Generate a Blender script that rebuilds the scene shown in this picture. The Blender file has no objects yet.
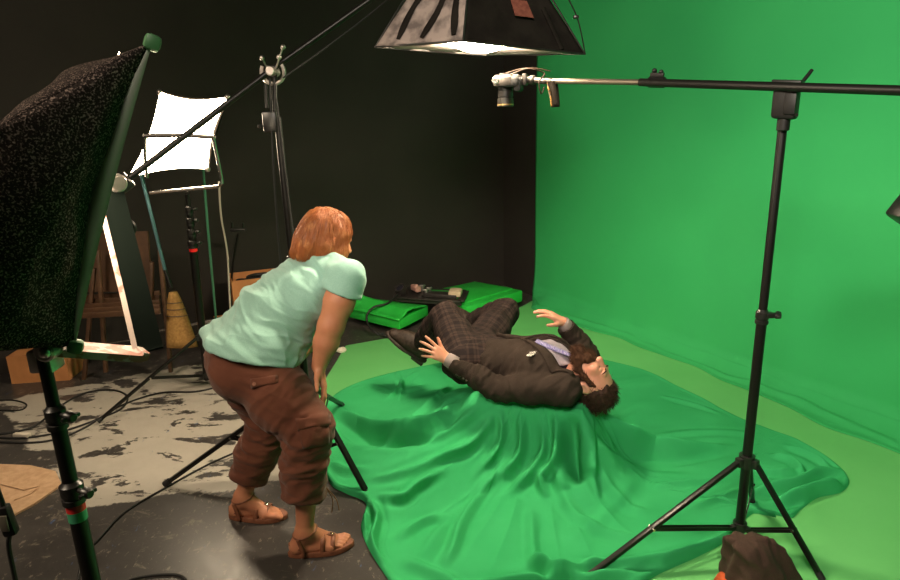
import bpy, bmesh, math, random
import numpy as np
import openvdb
from mathutils import Vector, Matrix
from mathutils.bvhtree import BVHTree

S = bpy.context.scene
COL = S.collection
rng = np.random.default_rng(7)
random.seed(7)

# ------------------------------------------------------------------ camera
CAM_H, FPX = 1.70, 630.0
_up = np.array([-60.0, -2299.0, -630.0]); _up /= np.linalg.norm(_up)
_rz, _dz, _fz = _up
CF = np.array([0.0, math.sqrt(1 - _fz * _fz), _fz])
_b = -_rz * _fz / CF[1]
CR = np.array([math.sqrt(1 - _b * _b - _rz * _rz), _b, _rz])
CU = np.cross(CR, CF)
CC = np.array([0.0, 0.0, CAM_H])
cd = bpy.data.cameras.new('camera'); cam = bpy.data.objects.new('camera', cd); COL.objects.link(cam)
cd.sensor_width = 36; cd.lens = 36 * FPX / 900; cd.clip_start = 0.02
M = Matrix.Identity(4)
for i in range(3):
    M[i][0], M[i][1], M[i][2], M[i][3] = CR[i], CU[i], -CF[i], CC[i]
cam.matrix_world = M
S.camera = cam

def ray(x, y):
    d = CF * FPX + CR * (x - 450) - CU * (y - 290)
    return d / np.linalg.norm(d)
def G(x, y, z=0.0):                      # point of the photograph on the plane at height z
    d = ray(x, y); return CC + d * (z - CAM_H) / d[2]
def AT(x, y, Y):                         # point of the photograph at distance Y into the room
    d = ray(x, y); return CC + d * Y / d[1]

# ------------------------------------------------------------------ view, world, room lights
S.view_settings.view_transform = 'Standard'
S.view_settings.look = 'None'
S.view_settings.gamma = 1.0
S.view_settings.use_curve_mapping = False
S.view_settings.exposure = 0.22
w = bpy.data.worlds.new('world'); S.world = w; w.use_nodes = True
w.node_tree.nodes['Background'].inputs[0].default_value = (1.0, 0.8, 0.6, 1)
w.node_tree.nodes['Background'].inputs[1].default_value = 0.02

def area(name, loc, target, sx, sy, power, color):
    l = bpy.data.lights.new(name, 'AREA'); l.shape = 'RECTANGLE'; l.size = sx; l.size_y = sy
    l.energy = power; l.color = color
    o = bpy.data.objects.new(name, l); COL.objects.link(o); o.location = loc
    o.rotation_euler = (Vector(target) - Vector(loc)).to_track_quat('-Z', 'Y').to_euler()
    return o
KEY = dict(overhead=250.0, bank=40.0, left=16.0)      # strengths of the glowing diffusers (W/m2)
# green-screen bank outside the frame; the room lamp is an added unseen fill
area('green_screen_bank', (-0.2, -0.7, 3.1), (2.1, 3.7, 1.5), 0.9, 0.6, 39, (1.0, 0.88, 0.72)).data.spread = math.radians(80)
area('room_fill', (-2.2, 0.6, 2.9), (-1.2, 2.9, 0.0), 0.8, 0.6, 50, (1.0, 0.80, 0.58))

# ------------------------------------------------------------------ object helpers
def wloc(o):
    v = np.zeros(3)
    while o is not None:
        v += np.array(o.location); o = o.parent
    return v
def tag(o, label, cat, group=None):
    o['label'] = label; o['category'] = cat
    if group: o['group'] = group
    return o
def empty(name, loc, label, cat, group=None):
    o = bpy.data.objects.new(name, None); COL.objects.link(o); o.location = [float(c) for c in loc]
    o.empty_display_size = 0.1
    return tag(o, label, cat, group)
def struct(o, label=None):
    o['kind'] = 'structure'
    if label: o['label'] = label
    return o
def mesh_obj(name, V, Fc, mat, parent=None, smooth=True, loc=None):
    V = np.asarray(V, float)
    base = wloc(parent) if parent is not None else (np.array(loc, float) if loc is not None else np.zeros(3))
    me = bpy.data.meshes.new(name)
    W = V - base
    if isinstance(Fc, np.ndarray):
        n, k = Fc.shape
        me.vertices.add(len(W)); me.vertices.foreach_set('co', W.astype(np.float32).ravel())
        me.loops.add(n * k); me.loops.foreach_set('vertex_index', Fc.astype(np.int32).ravel())
        me.polygons.add(n)
        me.polygons.foreach_set('loop_start', np.arange(0, n * k, k, dtype=np.int32))
        me.update(calc_edges=True); me.validate()
    else:
        me.from_pydata([tuple(v) for v in W], [], Fc); me.update()
    if smooth is True:
        me.polygons.foreach_set('use_smooth', np.ones(len(me.polygons), bool))
    o = bpy.data.objects.new(name, me); COL.objects.link(o)
    if parent is not None: o.parent = parent
    elif loc is not None: o.location = [float(c) for c in loc]
    if mat: me.materials.append(mat)
    if smooth == 'auto':
        bm = bmesh.new(); bm.from_mesh(me)
        for f in bm.faces: f.smooth = True
        for e in bm.edges:
            if len(e.link_faces) == 2 and e.calc_face_angle(0) > 0.7: e.smooth = False
        bm.to_mesh(me); bm.free()
    return o

def nrm(v):
    v = np.array(v, float); return v / (np.linalg.norm(v) + 1e-12)
def frame_of(d, up=(0, 0, 1)):
    d = nrm(d); up = np.array(up, float)
    if abs(d @ nrm(up)) > 0.98: up = np.array([1.0, 0.1, 0])
    a = nrm(np.cross(up, d)); b = np.cross(d, a)
    return a, b, d
def catmull(P, n=6, closed=False):
    P = [np.array(p, float) for p in P]; out = []
    N = len(P); rngi = range(N if closed else N - 1)
    for i in rngi:
        if closed: p0, p1, p2, p3 = P[i - 1], P[i], P[(i + 1) % N], P[(i + 2) % N]
        else: p0, p1, p2, p3 = P[max(i - 1, 0)], P[i], P[i + 1], P[min(i + 2, N - 1)]
        for k in range(n):
            t = k / n
            out.append(0.5 * ((2 * p1) + (-p0 + p2) * t + (2 * p0 - 5 * p1 + 4 * p2 - p3) * t * t + (-p0 + 3 * p1 - 3 * p2 + p3) * t ** 3))
    if not closed: out.append(P[-1])
    return np.array(out)

class MB:
    """collects shapes in world coordinates, builds them as ONE mesh"""
    def __init__(s): s.V = []; s.F = []
    def add(s, V, Fc):
        b = len(s.V); s.V += [tuple(map(float, v)) for v in V]; s.F += [tuple(int(i) + b for i in f) for f in Fc]; return s
    def box(s, c, size, ax=None, bev=0.0):
        c = np.array(c, float); h = np.array(size, float) / 2
        A = np.eye(3) if ax is None else np.array(ax, float)
        bm = bmesh.new(); bmesh.ops.create_cube(bm, size=1)
        for v in bm.verts: v.co = Vector((v.co.x * size[0], v.co.y * size[1], v.co.z * size[2]))
        if bev > 0: bmesh.ops.bevel(bm, geom=bm.edges[:], offset=min(bev, min(size) * .45), segments=2, affect='EDGES', profile=0.5)
        bm.verts.index_update()
        V = [c + A.T @ np.array(v.co) for v in bm.verts]
        s.add(V, [[v.index for v in f.verts] for f in bm.faces]); bm.free(); return s
    def rod(s, a, b, w, t, up=(0, 0, 1), bev=0.001):        # rectangular bar from a to b
        a = np.array(a, float); b = np.array(b, float)
        x, y, z = frame_of(b - a, up)
        return s.box((a + b) / 2, (w, t, np.linalg.norm(b - a)), (x, y, z), bev)
    def tube(s, P, r, seg=12, up=(0, 0, 1), cap=True, sy=1.0):
        P = [np.array(p, float) for p in P]; n = len(P)
        R = r if hasattr(r, '__len__') else [r] * n
        V = []; Fc = []; prev = None
        for i in range(n):
            d = P[min(i + 1, n - 1)] - P[max(i - 1, 0)]
            if prev is None: a, b, _ = frame_of(d, up)
            else:
                d = nrm(d); a = nrm(prev - d * (prev @ d)); b = np.cross(d, a)
            prev = a
            for k in range(seg):
                t = 2 * math.pi * k / seg
                V.append(P[i] + R[i] * (a * math.cos(t) + b * math.sin(t) * sy))
        for i in range(n - 1):
            for k in range(seg):
                q = (k + 1) % seg
                Fc.append((i * seg + k, i * seg + q, (i + 1) * seg + q, (i + 1) * seg + k))
        if cap:
            Fc.append(tuple(range(seg))[::-1]); Fc.append(tuple((n - 1) * seg + k for k in range(seg)))
        return s.add(V, Fc)
    def cyl(s, a, b, r, r2=None, seg=20, bev=0.0):
        a = np.array(a, float); b = np.array(b, float); r2 = r if r2 is None else r2
        if bev > 0:
            L = np.linalg.norm(b - a); d = (b - a) / L; e = min(bev, L * .4)
            return s.tube([a, a + d * e, b - d * e, b], [r - e, r, r2, r2 - e], seg)
        return s.tube([a, b], [r, r2], seg)
    def lathe(s, a, d, prof, seg=24):                        # prof: (distance along d, radius)
        x, y, z = frame_of(d); V = []; Fc = []; a = np.array(a, float)
        for (h, r) in prof:
            for k in range(seg):
                t = 2 * math.pi * k / seg
                V.append(a + z * h + r * (x * math.cos(t) + y * math.sin(t)))
        for i in range(len(prof) - 1):
            for k in range(seg):
                q = (k + 1) % seg
                Fc.append((i * seg + k, i * seg + q, (i + 1) * seg + q, (i + 1) * seg + k))
        Fc.append(tuple(range(seg))[::-1]); Fc.append(tuple((len(prof) - 1) * seg + k for k in range(seg)))
        return s.add(V, Fc)
    def sph(s, c, r, seg=14, ax=None):
        r = np.array([r] * 3 if not hasattr(r, '__len__') else r, float); A = np.eye(3) if ax is None else np.array(ax)
        V = []; Fc = []; m = seg // 2
        for i in range(m + 1):
            p = math.pi * i / m
            for k in range(seg):
                t = 2 * math.pi * k / seg
                V.append(np.array(c) + A.T @ (r * np.array([math.sin(p) * math.cos(t), math.sin(p) * math.sin(t), -math.cos(p)])))
        for i in range(m):
            for k in range(seg):
                q = (k + 1) % seg
                Fc.append((i * seg + k, i * seg + q, (i + 1) * seg + q, (i + 1) * seg + k))
        return s.add(V, Fc)
    def sheet(s, grid, th):                                  # grid[i][j] points, given a thickness
        g = np.array(grid, float); n, m, _ = g.shape
        du = np.gradient(g, axis=0); dv = np.gradient(g, axis=1)
        N = np.cross(du, dv); N /= (np.linalg.norm(N, axis=2, keepdims=True) + 1e-9)
        V = np.concatenate([(g + N * th / 2).reshape(-1, 3), (g - N * th / 2).reshape(-1, 3)])
        Fc = []; o = n * m
        for i in range(n - 1):
            for j in range(m - 1):
                a, b, c, d = i * m + j, i * m + j + 1, (i + 1) * m + j + 1, (i + 1) * m + j
                Fc.append((a, d, c, b)); Fc.append((o + a, o + b, o + c, o + d))
        for i in range(n - 1):
            Fc.append((i * m, o + i * m, o + (i + 1) * m, (i + 1) * m))
            e = m - 1; Fc.append((i * m + e, (i + 1) * m + e, o + (i + 1) * m + e, o + i * m + e))
        for j in range(m - 1):
            Fc.append((j, j + 1, o + j + 1, o + j))
            e = (n - 1) * m; Fc.append((e + j, o + e + j, o + e + j + 1, e + j + 1))
        return s.add(V, Fc)
    def build(s, name, mat, parent=None, smooth='auto', loc=None):
        return mesh_obj(name, s.V, s.F, mat, parent, smooth, loc)

# ------------------------------------------------------------------ materials
def mat(name, color, rough=0.6, metal=0.0, noise=None, bump=None, spec=0.5, emit=None, sheen=0.0, coat=0.0, trans=0.0):
    """noise=(scale, color2, detail[, low, high]) mixes a second colour in; bump=(scale, strength[, kind])"""
    m = bpy.data.materials.new(name); m.use_nodes = True; nt = m.node_tree; N = nt.nodes; L = nt.links
    p = N['Principled BSDF']; p.inputs['Base Color'].default_value = (*color, 1)
    p.inputs['Roughness'].default_value = rough; p.inputs['Metallic'].default_value = metal
    p.inputs['Specular IOR Level'].default_value = spec
    p.inputs['Sheen Weight'].default_value = sheen
    p.inputs['Coat Weight'].default_value = coat
    tc = N.new('ShaderNodeNewGeometry')
    if noise:
        n = N.new('ShaderNodeTexNoise'); n.inputs['Scale'].default_value = noise[0]; n.inputs['Detail'].default_value = noise[2]
        L.new(tc.outputs['Position'], n.inputs['Vector'])
        r = N.new('ShaderNodeValToRGB'); L.new(n.outputs['Fac'], r.inputs[0])
        lo, hi = (noise[3], noise[4]) if len(noise) > 3 else (0.35, 0.65)
        r.color_ramp.elements[0].position = lo; r.color_ramp.elements[1].position = hi
        r.color_ramp.elements[0].color = (*color, 1); r.color_ramp.elements[1].color = (*noise[1], 1)
        L.new(r.outputs[0], p.inputs['Base Color'])
    if bump:
        kind = bump[2] if len(bump) > 2 else 'noise'
        if kind == 'weave':
            w1 = N.new('ShaderNodeTexWave'); w1.bands_direction = 'X'; w2 = N.new('ShaderNodeTexWave'); w2.bands_direction = 'Z'
            for q in (w1, w2):
                q.inputs['Scale'].default_value = bump[0]; q.inputs['Distortion'].default_value = 1.5
                L.new(tc.outputs['Position'], q.inputs['Vector'])
            h = N.new('ShaderNodeMath'); h.operation = 'ADD'; L.new(w1.outputs['Fac'], h.inputs[0]); L.new(w2.outputs['Fac'], h.inputs[1]); ho = h.outputs[0]
        else:
            n2 = N.new('ShaderNodeTexNoise'); n2.inputs['Scale'].default_value = bump[0]; n2.inputs['Detail'].default_value = 4
            L.new(tc.outputs['Position'], n2.inputs['Vector']); ho = n2.outputs['Fac']
        b = N.new('ShaderNodeBump'); b.inputs['Strength'].default_value = bump[1]; b.inputs['Distance'].default_value = 0.004
        L.new(ho, b.inputs['Height']); L.new(b.outputs[0], p.inputs['Normal'])
    if emit:
        p.inputs['Emission Color'].default_value = (*emit[0], 1); p.inputs['Emission Strength'].default_value = emit[1]
    return m

BLACK_METAL = mat('black_metal', (0.007, 0.007, 0.0065), 0.35, 0.0, noise=(60, (0.018, 0.017, 0.016), 3), spec=0.6)
BLACK_TUBE = mat('black_tube', (0.006, 0.0055, 0.005), 0.35, 0.0, spec=0.4)
BLACK_PLASTIC = mat('black_plastic', (0.006, 0.0055, 0.0055), 0.5, bump=(300, .1), spec=.3)
RUBBER = mat('rubber', (0.012, 0.012, 0.012), 0.6)
STEEL = mat('steel', (0.55, 0.53, 0.50), 0.25, 1.0)
ALU = mat('aluminium', (0.62, 0.58, 0.55), 0.38, 1.0, noise=(40, (0.5, 0.45, 0.42), 4))
BRACKET = mat('bracket_metal', (0.44, 0.35, 0.32), 0.6, 0.0, noise=(22, (0.30, 0.14, 0.11), 4, .52, .56))
GREEN_CLOTH = mat('green_cloth', (0.042, 0.40, 0.14), 0.85, noise=(5, (0.05, 0.43, 0.155), 3), bump=(900, .25, 'weave'), spec=0.0)
GREEN_FLOOR = mat('green_floor_paint', (0.13, 0.50, 0.15), 0.65, noise=(2.2, (0.15, 0.54, 0.17), 4), bump=(60, .05), spec=0.35)
GREEN_WALL = mat('green_backdrop_fabric', (0.034, 0.39, 0.115), 0.8, noise=(1.2, (0.040, 0.42, 0.125), 3), bump=(700, .2, 'weave'), spec=0.25)
GREEN_PAINT = mat('green_painted_wood', (0.02, 0.47, 0.05), 0.45, noise=(6, (0.03, 0.52, 0.07), 4), bump=(40, .12))
BLACK_WALL = mat('black_wall_paint', (0.016, 0.0125, 0.0095), 0.75, noise=(2.5, (0.021, 0.017, 0.013), 5), bump=(25, .15))
CARD = mat('cardboard', (0.58, 0.25, 0.09), 0.8, noise=(9, (0.50, 0.21, 0.075), 4), bump=(80, .1))
WOOD = mat('chair_wood', (0.115, 0.058, 0.03), 0.5, noise=(14, (0.075, 0.037, 0.02), 6), bump=(50, .15))
SKIN_W = mat('skin_woman', (0.50, 0.215, 0.12), 0.5, noise=(18, (0.45, 0.18, 0.10), 3), bump=(260, .12), spec=0.4)
SKIN_M = mat('skin_man', (0.68, 0.33, 0.23), 0.48, noise=(14, (0.62, 0.26, 0.17), 3), bump=(260, .12), spec=0.4)
for m_ in (SKIN_W, SKIN_M):
    p_ = m_.node_tree.nodes['Principled BSDF']; p_.inputs['Subsurface Weight'].default_value = 0.12
    p_.inputs['Subsurface Radius'].default_value = (0.01, 0.004, 0.002); p_.inputs['Subsurface Scale'].default_value = 0.5

# ------------------------------------------------------------------ signed-distance volumes -> one continuous surface
def smin(a, b, k):
    if k <= 0: return np.minimum(a, b)
    h = np.maximum(k - np.abs(a - b), 0) / k
    return np.minimum(a, b) - h * h * k * 0.25
class Vol:
    BG = 0.06
    def __init__(s, lo, hi, h):
        s.lo = np.array(lo, float); s.h = h; s.n = np.ceil((np.array(hi) - s.lo) / h).astype(int) + 1
        s.a = np.full(s.n, s.BG, np.float32)
    def sub(s, lo, hi):
        i0 = np.clip(((np.array(lo) - s.lo) / s.h).astype(int), 0, s.n - 1); i1 = np.clip(((np.array(hi) - s.lo) / s.h).astype(int) + 2, 1, s.n)
        sl = tuple(slice(int(p), int(q)) for p, q in zip(i0, i1))
        X, Y, Z = [(s.lo[d] + s.h * np.arange(i0[d], i1[d])).astype(np.float32) for d in range(3)]
        return sl, X[:, None, None], Y[None, :, None], Z[None, None, :]
    def put(s, sl, d, k, op):
        if d.size == 0: return
        a = s.a[sl]
        if op == 'add': s.a[sl] = np.minimum(smin(a, d.astype(np.float32), k), s.BG)
        elif op == 'cut': s.a[sl] = -smin(-a, d.astype(np.float32), k)
    def cone(s, a, b, ra, rb, k=0.02, op='add', flat=None):
        """tapered capsule; flat=(axis, factor) squashes the section along an axis"""
        a = np.array(a, float); b = np.array(b, float); R = max(ra, rb) + k + 0.025
        sl, X, Y, Z = s.sub(np.minimum(a, b) - R, np.maximum(a, b) + R)
        d = b - a; L2 = max(d @ d, 1e-9)
        px, py, pz = X - a[0], Y - a[1], Z - a[2]
        t = np.clip((px * d[0] + py * d[1] + pz * d[2]) / L2, 0, 1)
        qx, qy, qz = px - t * d[0], py - t * d[1], pz - t * d[2]
        if flat is not None:
            n, f = nrm(flat[0]), flat[1]; e = (qx * n[0] + qy * n[1] + qz * n[2]) * (1 / f - 1)
            qx, qy, qz = qx + e * n[0], qy + e * n[1], qz + e * n[2]
        D = np.sqrt(qx * qx + qy * qy + qz * qz) - (ra + (rb - ra) * t)
        if flat is not None: D = D * (0.5 + 0.5 * flat[1])
        s.put(sl, D, k, op); return s
    def chain(s, P, R, k=0.02, op='add', flat=None):
        for i in range(len(P) - 1): s.cone(P[i], P[i + 1], R[i], R[i + 1], k, op, flat)
        return s
    def ell(s, c, r, ax=None, k=0.02, op='add'):
        c = np.array(c, float); r = np.array(r, float); A = np.eye(3) if ax is None else np.array(ax, float)
        R = r.max() + k + 0.025; sl, X, Y, Z = s.sub(c - R, c + R)
        px, py, pz = X - c[0], Y - c[1], Z - c[2]
        q = [(px * A[i][0] + py * A[i][1] + pz * A[i][2]) for i in range(3)]
        k0 = np.sqrt(sum((q[i] / r[i]) ** 2 for i in range(3))); k1 = np.sqrt(sum((q[i] / r[i] ** 2) ** 2 for i in range(3))) + 1e-6
        s.put(sl, k0 * (k0 - 1.0) / k1, k, op); return s
    def plane(s, p, n, k=0.0, lo=None, hi=None):             # removes what lies on the +n side
        lo = s.lo if lo is None else lo; hi = s.lo + s.h * s.n if hi is None else hi
        sl, X, Y, Z = s.sub(lo, hi); n = nrm(n); p = np.array(p, float)
        D = (X - p[0]) * n[0] + (Y - p[1]) * n[1] + (Z - p[2]) * n[2]
        s.a[sl] = np.minimum(-smin(-s.a[sl], -D.astype(np.float32), k), s.BG); return s
    def mesh(s, smooth=2):
        g = openvdb.FloatGrid(s.BG); g.copyFromArray(np.minimum(s.a, s.BG), tolerance=1e-4)
        P, Q = g.convertToQuads(isovalue=0.0)
        P = P.astype(float); Q = Q[:, ::-1].astype(np.int64)
        V = P * s.h + s.lo
        # orientation check
        a, b, c = V[Q[:, 0]], V[Q[:, 1]], V[Q[:, 2]]
        if np.sum(np.einsum('ij,ij->i', a, np.cross(b - a, c - a))) < 0: Q = Q[:, ::-1]
        return relax(V, Q, smooth), Q
def relax(V, Q, it):
    if it <= 0: return V
    E = np.concatenate([Q[:, [0, 1]], Q[:, [1, 2]], Q[:, [2, 3]], Q[:, [3, 0]]]); n = len(V)
    cnt = np.bincount(E[:, 0], minlength=n) + np.bincount(E[:, 1], minlength=n)
    for _ in range(it):
        W = np.empty_like(V)
        for d in range(3):
            W[:, d] = np.bincount(E[:, 0], V[E[:, 1], d], n) + np.bincount(E[:, 1], V[E[:, 0], d], n)
        V = 0.5 * V + 0.5 * W / np.maximum(cnt, 1)[:, None]
    return V
def vnormals(V, Q):
    N = np.zeros_like(V); fn = np.cross(V[Q[:, 2]] - V[Q[:, 0]], V[Q[:, 3]] - V[Q[:, 1]])
    for k in range(4):
        for d in range(3): N[:, d] += np.bincount(Q[:, k], fn[:, d], len(V))
    return N / (np.linalg.norm(N, axis=1, keepdims=True) + 1e-12)
_perm = rng.permutation(4096); _val = rng.random(4096) * 2 - 1
def vnoise(P):                                               # smooth value noise, -1..1
    P = np.asarray(P); I = np.floor(P).astype(np.int64); f = P - I; f = f * f * f * (f * (f * 6 - 15) + 10)
    out = np.zeros(len(P))
    for dx in (0, 1):
        for dy in (0, 1):
            for dz in (0, 1):
                h = _perm[(_perm[(_perm[(I[:, 0] + dx) & 4095] + I[:, 1] + dy) & 4095] + I[:, 2] + dz) & 4095]
                wgt = (f[:, 0] if dx else 1 - f[:, 0]) * (f[:, 1] if dy else 1 - f[:, 1]) * (f[:, 2] if dz else 1 - f[:, 2])
                out += wgt * _val[h]
    return out
def ridge(x, p=2.0): return (1 - np.abs(x)) ** p
def wrinkle(V, Q, axis, amp, scale, stretch=4.0, weight=None, seed=0.0, warp=0.5):
    """cloth creases running across 'axis'-directed tension: fine along axis, long across it"""
    a = nrm(axis); W = V + seed
    t = V @ a; perp = V - np.outer(t, a)
    wv = vnoise(W * scale * 0.35 + 11.3) * warp
    P = perp * scale / stretch + np.outer(t * scale + wv, a) + seed
    h = ridge(vnoise(P)) * 0.7 + 0.5 * vnoise(P * 2.1 + 5)
    if weight is not None: h = h * weight
    return V + vnormals(V, Q) * (amp * (h - (0.22 if weight is None else 0.22 * weight)))[:, None]
def near(V, p, r): return np.exp(-((np.linalg.norm(V - np.array(p), axis=1) / r) ** 2))
def segdist(V, a, b):
    a = np.array(a, float); b = np.array(b, float); d = b - a; t = np.clip((V - a) @ d / (d @ d), 0, 1)
    return np.linalg.norm(V - a - t[:, None] * d, axis=1), t
def strands(name, roots, dirs_fn, n_pts, r, mat_, parent):
    """hair: thin tapering three-sided strands, one mesh"""
    P = dirs_fn(roots)                                       # (n, n_pts, 3)
    n = len(P); T = np.gradient(P, axis=1); T /= np.linalg.norm(T, axis=2, keepdims=True) + 1e-9
    A = np.cross(T, np.array([0.31, 0.52, 0.79])); A /= np.linalg.norm(A, axis=2, keepdims=True) + 1e-9; B = np.cross(T, A)
    tt = np.linspace(0, 1, n_pts)[None, :, None]; rad = r * (1 - 0.8 * tt ** 3)
    V = np.stack([P + rad * (A * math.cos(q) + B * math.sin(q)) for q in (0, 2.094, 4.189)], axis=2)   # n, pts, 3, 3
    V = V.reshape(-1, 3); idx = np.arange(n * n_pts * 3).reshape(n, n_pts, 3)
    Fq = []
    for k in range(3):
        q = (k + 1) % 3
        Fq.append(np.stack([idx[:, :-1, k], idx[:, :-1, q], idx[:, 1:, q], idx[:, 1:, k]], axis=-1).reshape(-1, 4))
    return mesh_obj(name, V, np.concatenate(Fq), mat_, parent)
# ------------------------------------------------------------------ room shell
WD = nrm((0.487, -0.873, 0)); WN = nrm((-0.873, -0.487, 0))      # along the right wall / out of it into the room
CN = np.array([0.562, 6.34, 0.0])                                # far right corner
RL, BL, RH = 8.6, 6.3, 3.4
def wall(name, a, b, out, m, label):
    a = np.array(a, float); b = np.array(b, float); c = (a + b) / 2 + out * 0.06 + np.array([0, 0, RH / 2])
    o = MB().box(c, (np.linalg.norm(b - a) + 0.24, 0.12, RH), (nrm(b - a), nrm(out), (0, 0, 1))).build(name, m, None, 'auto')
    return struct(o, label)
P0 = CN; P1 = CN + WD * RL; P2 = P1 + WN * BL; P3 = CN + WN * BL
wall('wall_right', P0, P1, -WN, BLACK_WALL, 'black painted wall behind the green backdrop')
wall('wall_back', P0, P3, -WD, BLACK_WALL, 'matt black back wall of the studio')
wall('wall_left', P3, P2, WN, BLACK_WALL, 'black studio wall on the left')
wall('wall_front', P1, P2, WD, BLACK_WALL, 'black studio wall behind the photographer')

def floor_material():
    m = bpy.data.materials.new('worn_floor'); m.use_nodes = True; nt = m.node_tree; N = nt.nodes; L = nt.links
    p = N['Principled BSDF']; g = N.new('ShaderNodeNewGeometry'); pos = g.outputs['Position']
    def math_(op, a, b=None, c=None, clamp=False):
        n = N.new('ShaderNodeMath'); n.operation = op; n.use_clamp = clamp
        for i, v in enumerate((a, b, c)):
            if v is None: continue
            if isinstance(v, (int, float)): n.inputs[i].default_value = v
            else: L.new(v, n.inputs[i])
        return n.outputs[0]
    def noise(scale, detail, rough=0.6, off=0.0, vec=None, dist=0.0):
        n = N.new('ShaderNodeTexNoise'); n.inputs['Scale'].default_value = scale; n.inputs['Detail'].default_value = detail
        n.inputs['Roughness'].default_value = rough; n.inputs['Distortion'].default_value = dist
        mp = N.new('ShaderNodeMapping'); mp.inputs['Location'].default_value = (off, off * .7, 0)
        if vec: mp.inputs['Scale'].default_value = vec[0]; mp.inputs['Rotation'].default_value = (0, 0, vec[1])
        L.new(pos, mp.inputs[0]); L.new(mp.outputs[0], n.inputs['Vector']); return n.outputs['Fac']
    def half(a, b, inside):                                       # signed distance to the line a-b, positive on inside's side
        a = np.array(a[:2]); b = np.array(b[:2]); t = (b - a) / np.linalg.norm(b - a); n = np.array([-t[1], t[0]])
        if (np.array(inside[:2]) - a) @ n < 0: n = -n
        d = N.new('ShaderNodeVectorMath'); d.operation = 'DOT_PRODUCT'; L.new(pos, d.inputs[0]); d.inputs[1].default_value = (n[0], n[1], 0)
        return math_('SUBTRACT', d.outputs['Value'], float(a @ n))
    ins = G(170, 440)
    lines = [(G(0, 412), G(70, 495)), (G(86, 514), G(226, 490)), (G(226, 490), G(345, 474)), (G(60, 389), G(205, 362)), (G(268, 350), G(300, 470))]
    d = None
    for a, b in lines:
        h = half(a, b, ins); d = h if d is None else math_('MINIMUM', d, h)
    d = math_('ADD', d, math_('MULTIPLY', math_('SUBTRACT', noise(7, 6, .65), 0.5), 0.22))
    area_ = math_('MULTIPLY', d, 60.0, clamp=True)
    chips = math_('MULTIPLY', math_('SUBTRACT', noise(4.2, 9, .68, 3.1, ((0.75, 1.5, 1), 0.35), 0.3), 0.548), 70.0, clamp=True)   # worn holes in the paint
    paint = math_('MULTIPLY', area_, math_('SUBTRACT', 1.0, chips), clamp=True)
    # scratches and flecks on the dark floor
    fl = math_('MULTIPLY', math_('SUBTRACT', noise(38, 6, .7, 9, ((1, .45, 1), 0.5)), 0.60), 26, clamp=True)
    fl2 = math_('MULTIPLY', math_('SUBTRACT', noise(9, 9, .78, 19, ((.8, 1.2, 1), -0.4), 0.6), 0.56), 16, clamp=True)
    fl = math_('MAXIMUM', math_('MULTIPLY', fl, .7), math_('MULTIPLY', fl2, .6))
    blue = math_('MULTIPLY', math_('SUBTRACT', noise(11, 7, .7, 41, ((1.6, .6, 1), 0.2)), 0.635), 30, clamp=True)
    def mix(f, a, b):
        x = N.new('ShaderNodeMixRGB'); L.new(f, x.inputs[0])
        for i, v in ((1, a), (2, b)):
            if isinstance(v, tuple): x.inputs[i].default_value = (*v, 1)
            else: L.new(v, x.inputs[i])
        return x.outputs[0]
    dark = mix(noise(6, 6, .6, 2), (0.027, 0.025, 0.024), (0.066, 0.060, 0.056))
    dark = mix(fl, dark, (0.22, 0.19, 0.155))
    grey = mix(noise(3, 7, .6, 8), (0.32, 0.295, 0.255), (0.44, 0.41, 0.35))
    c = mix(paint, dark, grey)
    c = mix(math_('MULTIPLY', blue, .55), c, (0.06, 0.13, 0.30))
    L.new(c, p.inputs['Base Color'])
    L.new(math_('ADD', math_('MULTIPLY', paint, .12), math_('ADD', math_('MULTIPLY', noise(14, 5, .6, 5), .25), .22)), p.inputs['Roughness'])
    b = N.new('ShaderNodeBump'); b.inputs['Strength'].default_value = .35; b.inputs['Distance'].default_value = .003
    L.new(math_('ADD', paint, math_('MULTIPLY', noise(70, 4), .3)), b.inputs['Height']); L.new(b.outputs[0], p.inputs['Normal'])
    return m
c4 = [P0, P3, P2, P1]
def slab(name, pts, z0, z1, m, label=None):
    n = len(pts); V = [(p[0], p[1], z1) for p in pts] + [(p[0], p[1], z0) for p in pts]
    F_ = [tuple(range(n)), tuple(range(2 * n - 1, n - 1, -1))] + [(i, i + n, (i + 1) % n + n, (i + 1) % n) for i in range(n)]
    o = mesh_obj(name, V, F_, m, None, False)
    bm = bmesh.new(); bm.from_mesh(o.data); bmesh.ops.recalc_face_normals(bm, faces=bm.faces); bm.to_mesh(o.data); bm.free()
    return struct(o, label)
slab('floor', c4, -0.1, 0.0, floor_material(), 'dark studio floor with a worn patch of grey paint')
slab('ceiling', c4, RH, RH + 0.1, BLACK_WALL)
# green painted part of the floor
BC = CN + WD * 0.583                                             # where the backdrop starts
gf = [BC + WN * 0.0, G(500, 319), G(430, 337), G(385, 339), G(346, 346), G(318, 392), G(322, 440), G(345, 478), G(390, 512), (-0.25, 2.0, 0), (0.1, 1.0, 0), (0.3, 0.0, 0)]
gf += [P1 + WN * (float((np.array([0.3, 0, 0]) - P1) @ WN)) - WD * 0.2, P1 - WD * 0.2]
gfo = slab('floor_green', gf, 0.0, 0.004, GREEN_FLOOR, 'part of the floor painted bright green')

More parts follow.
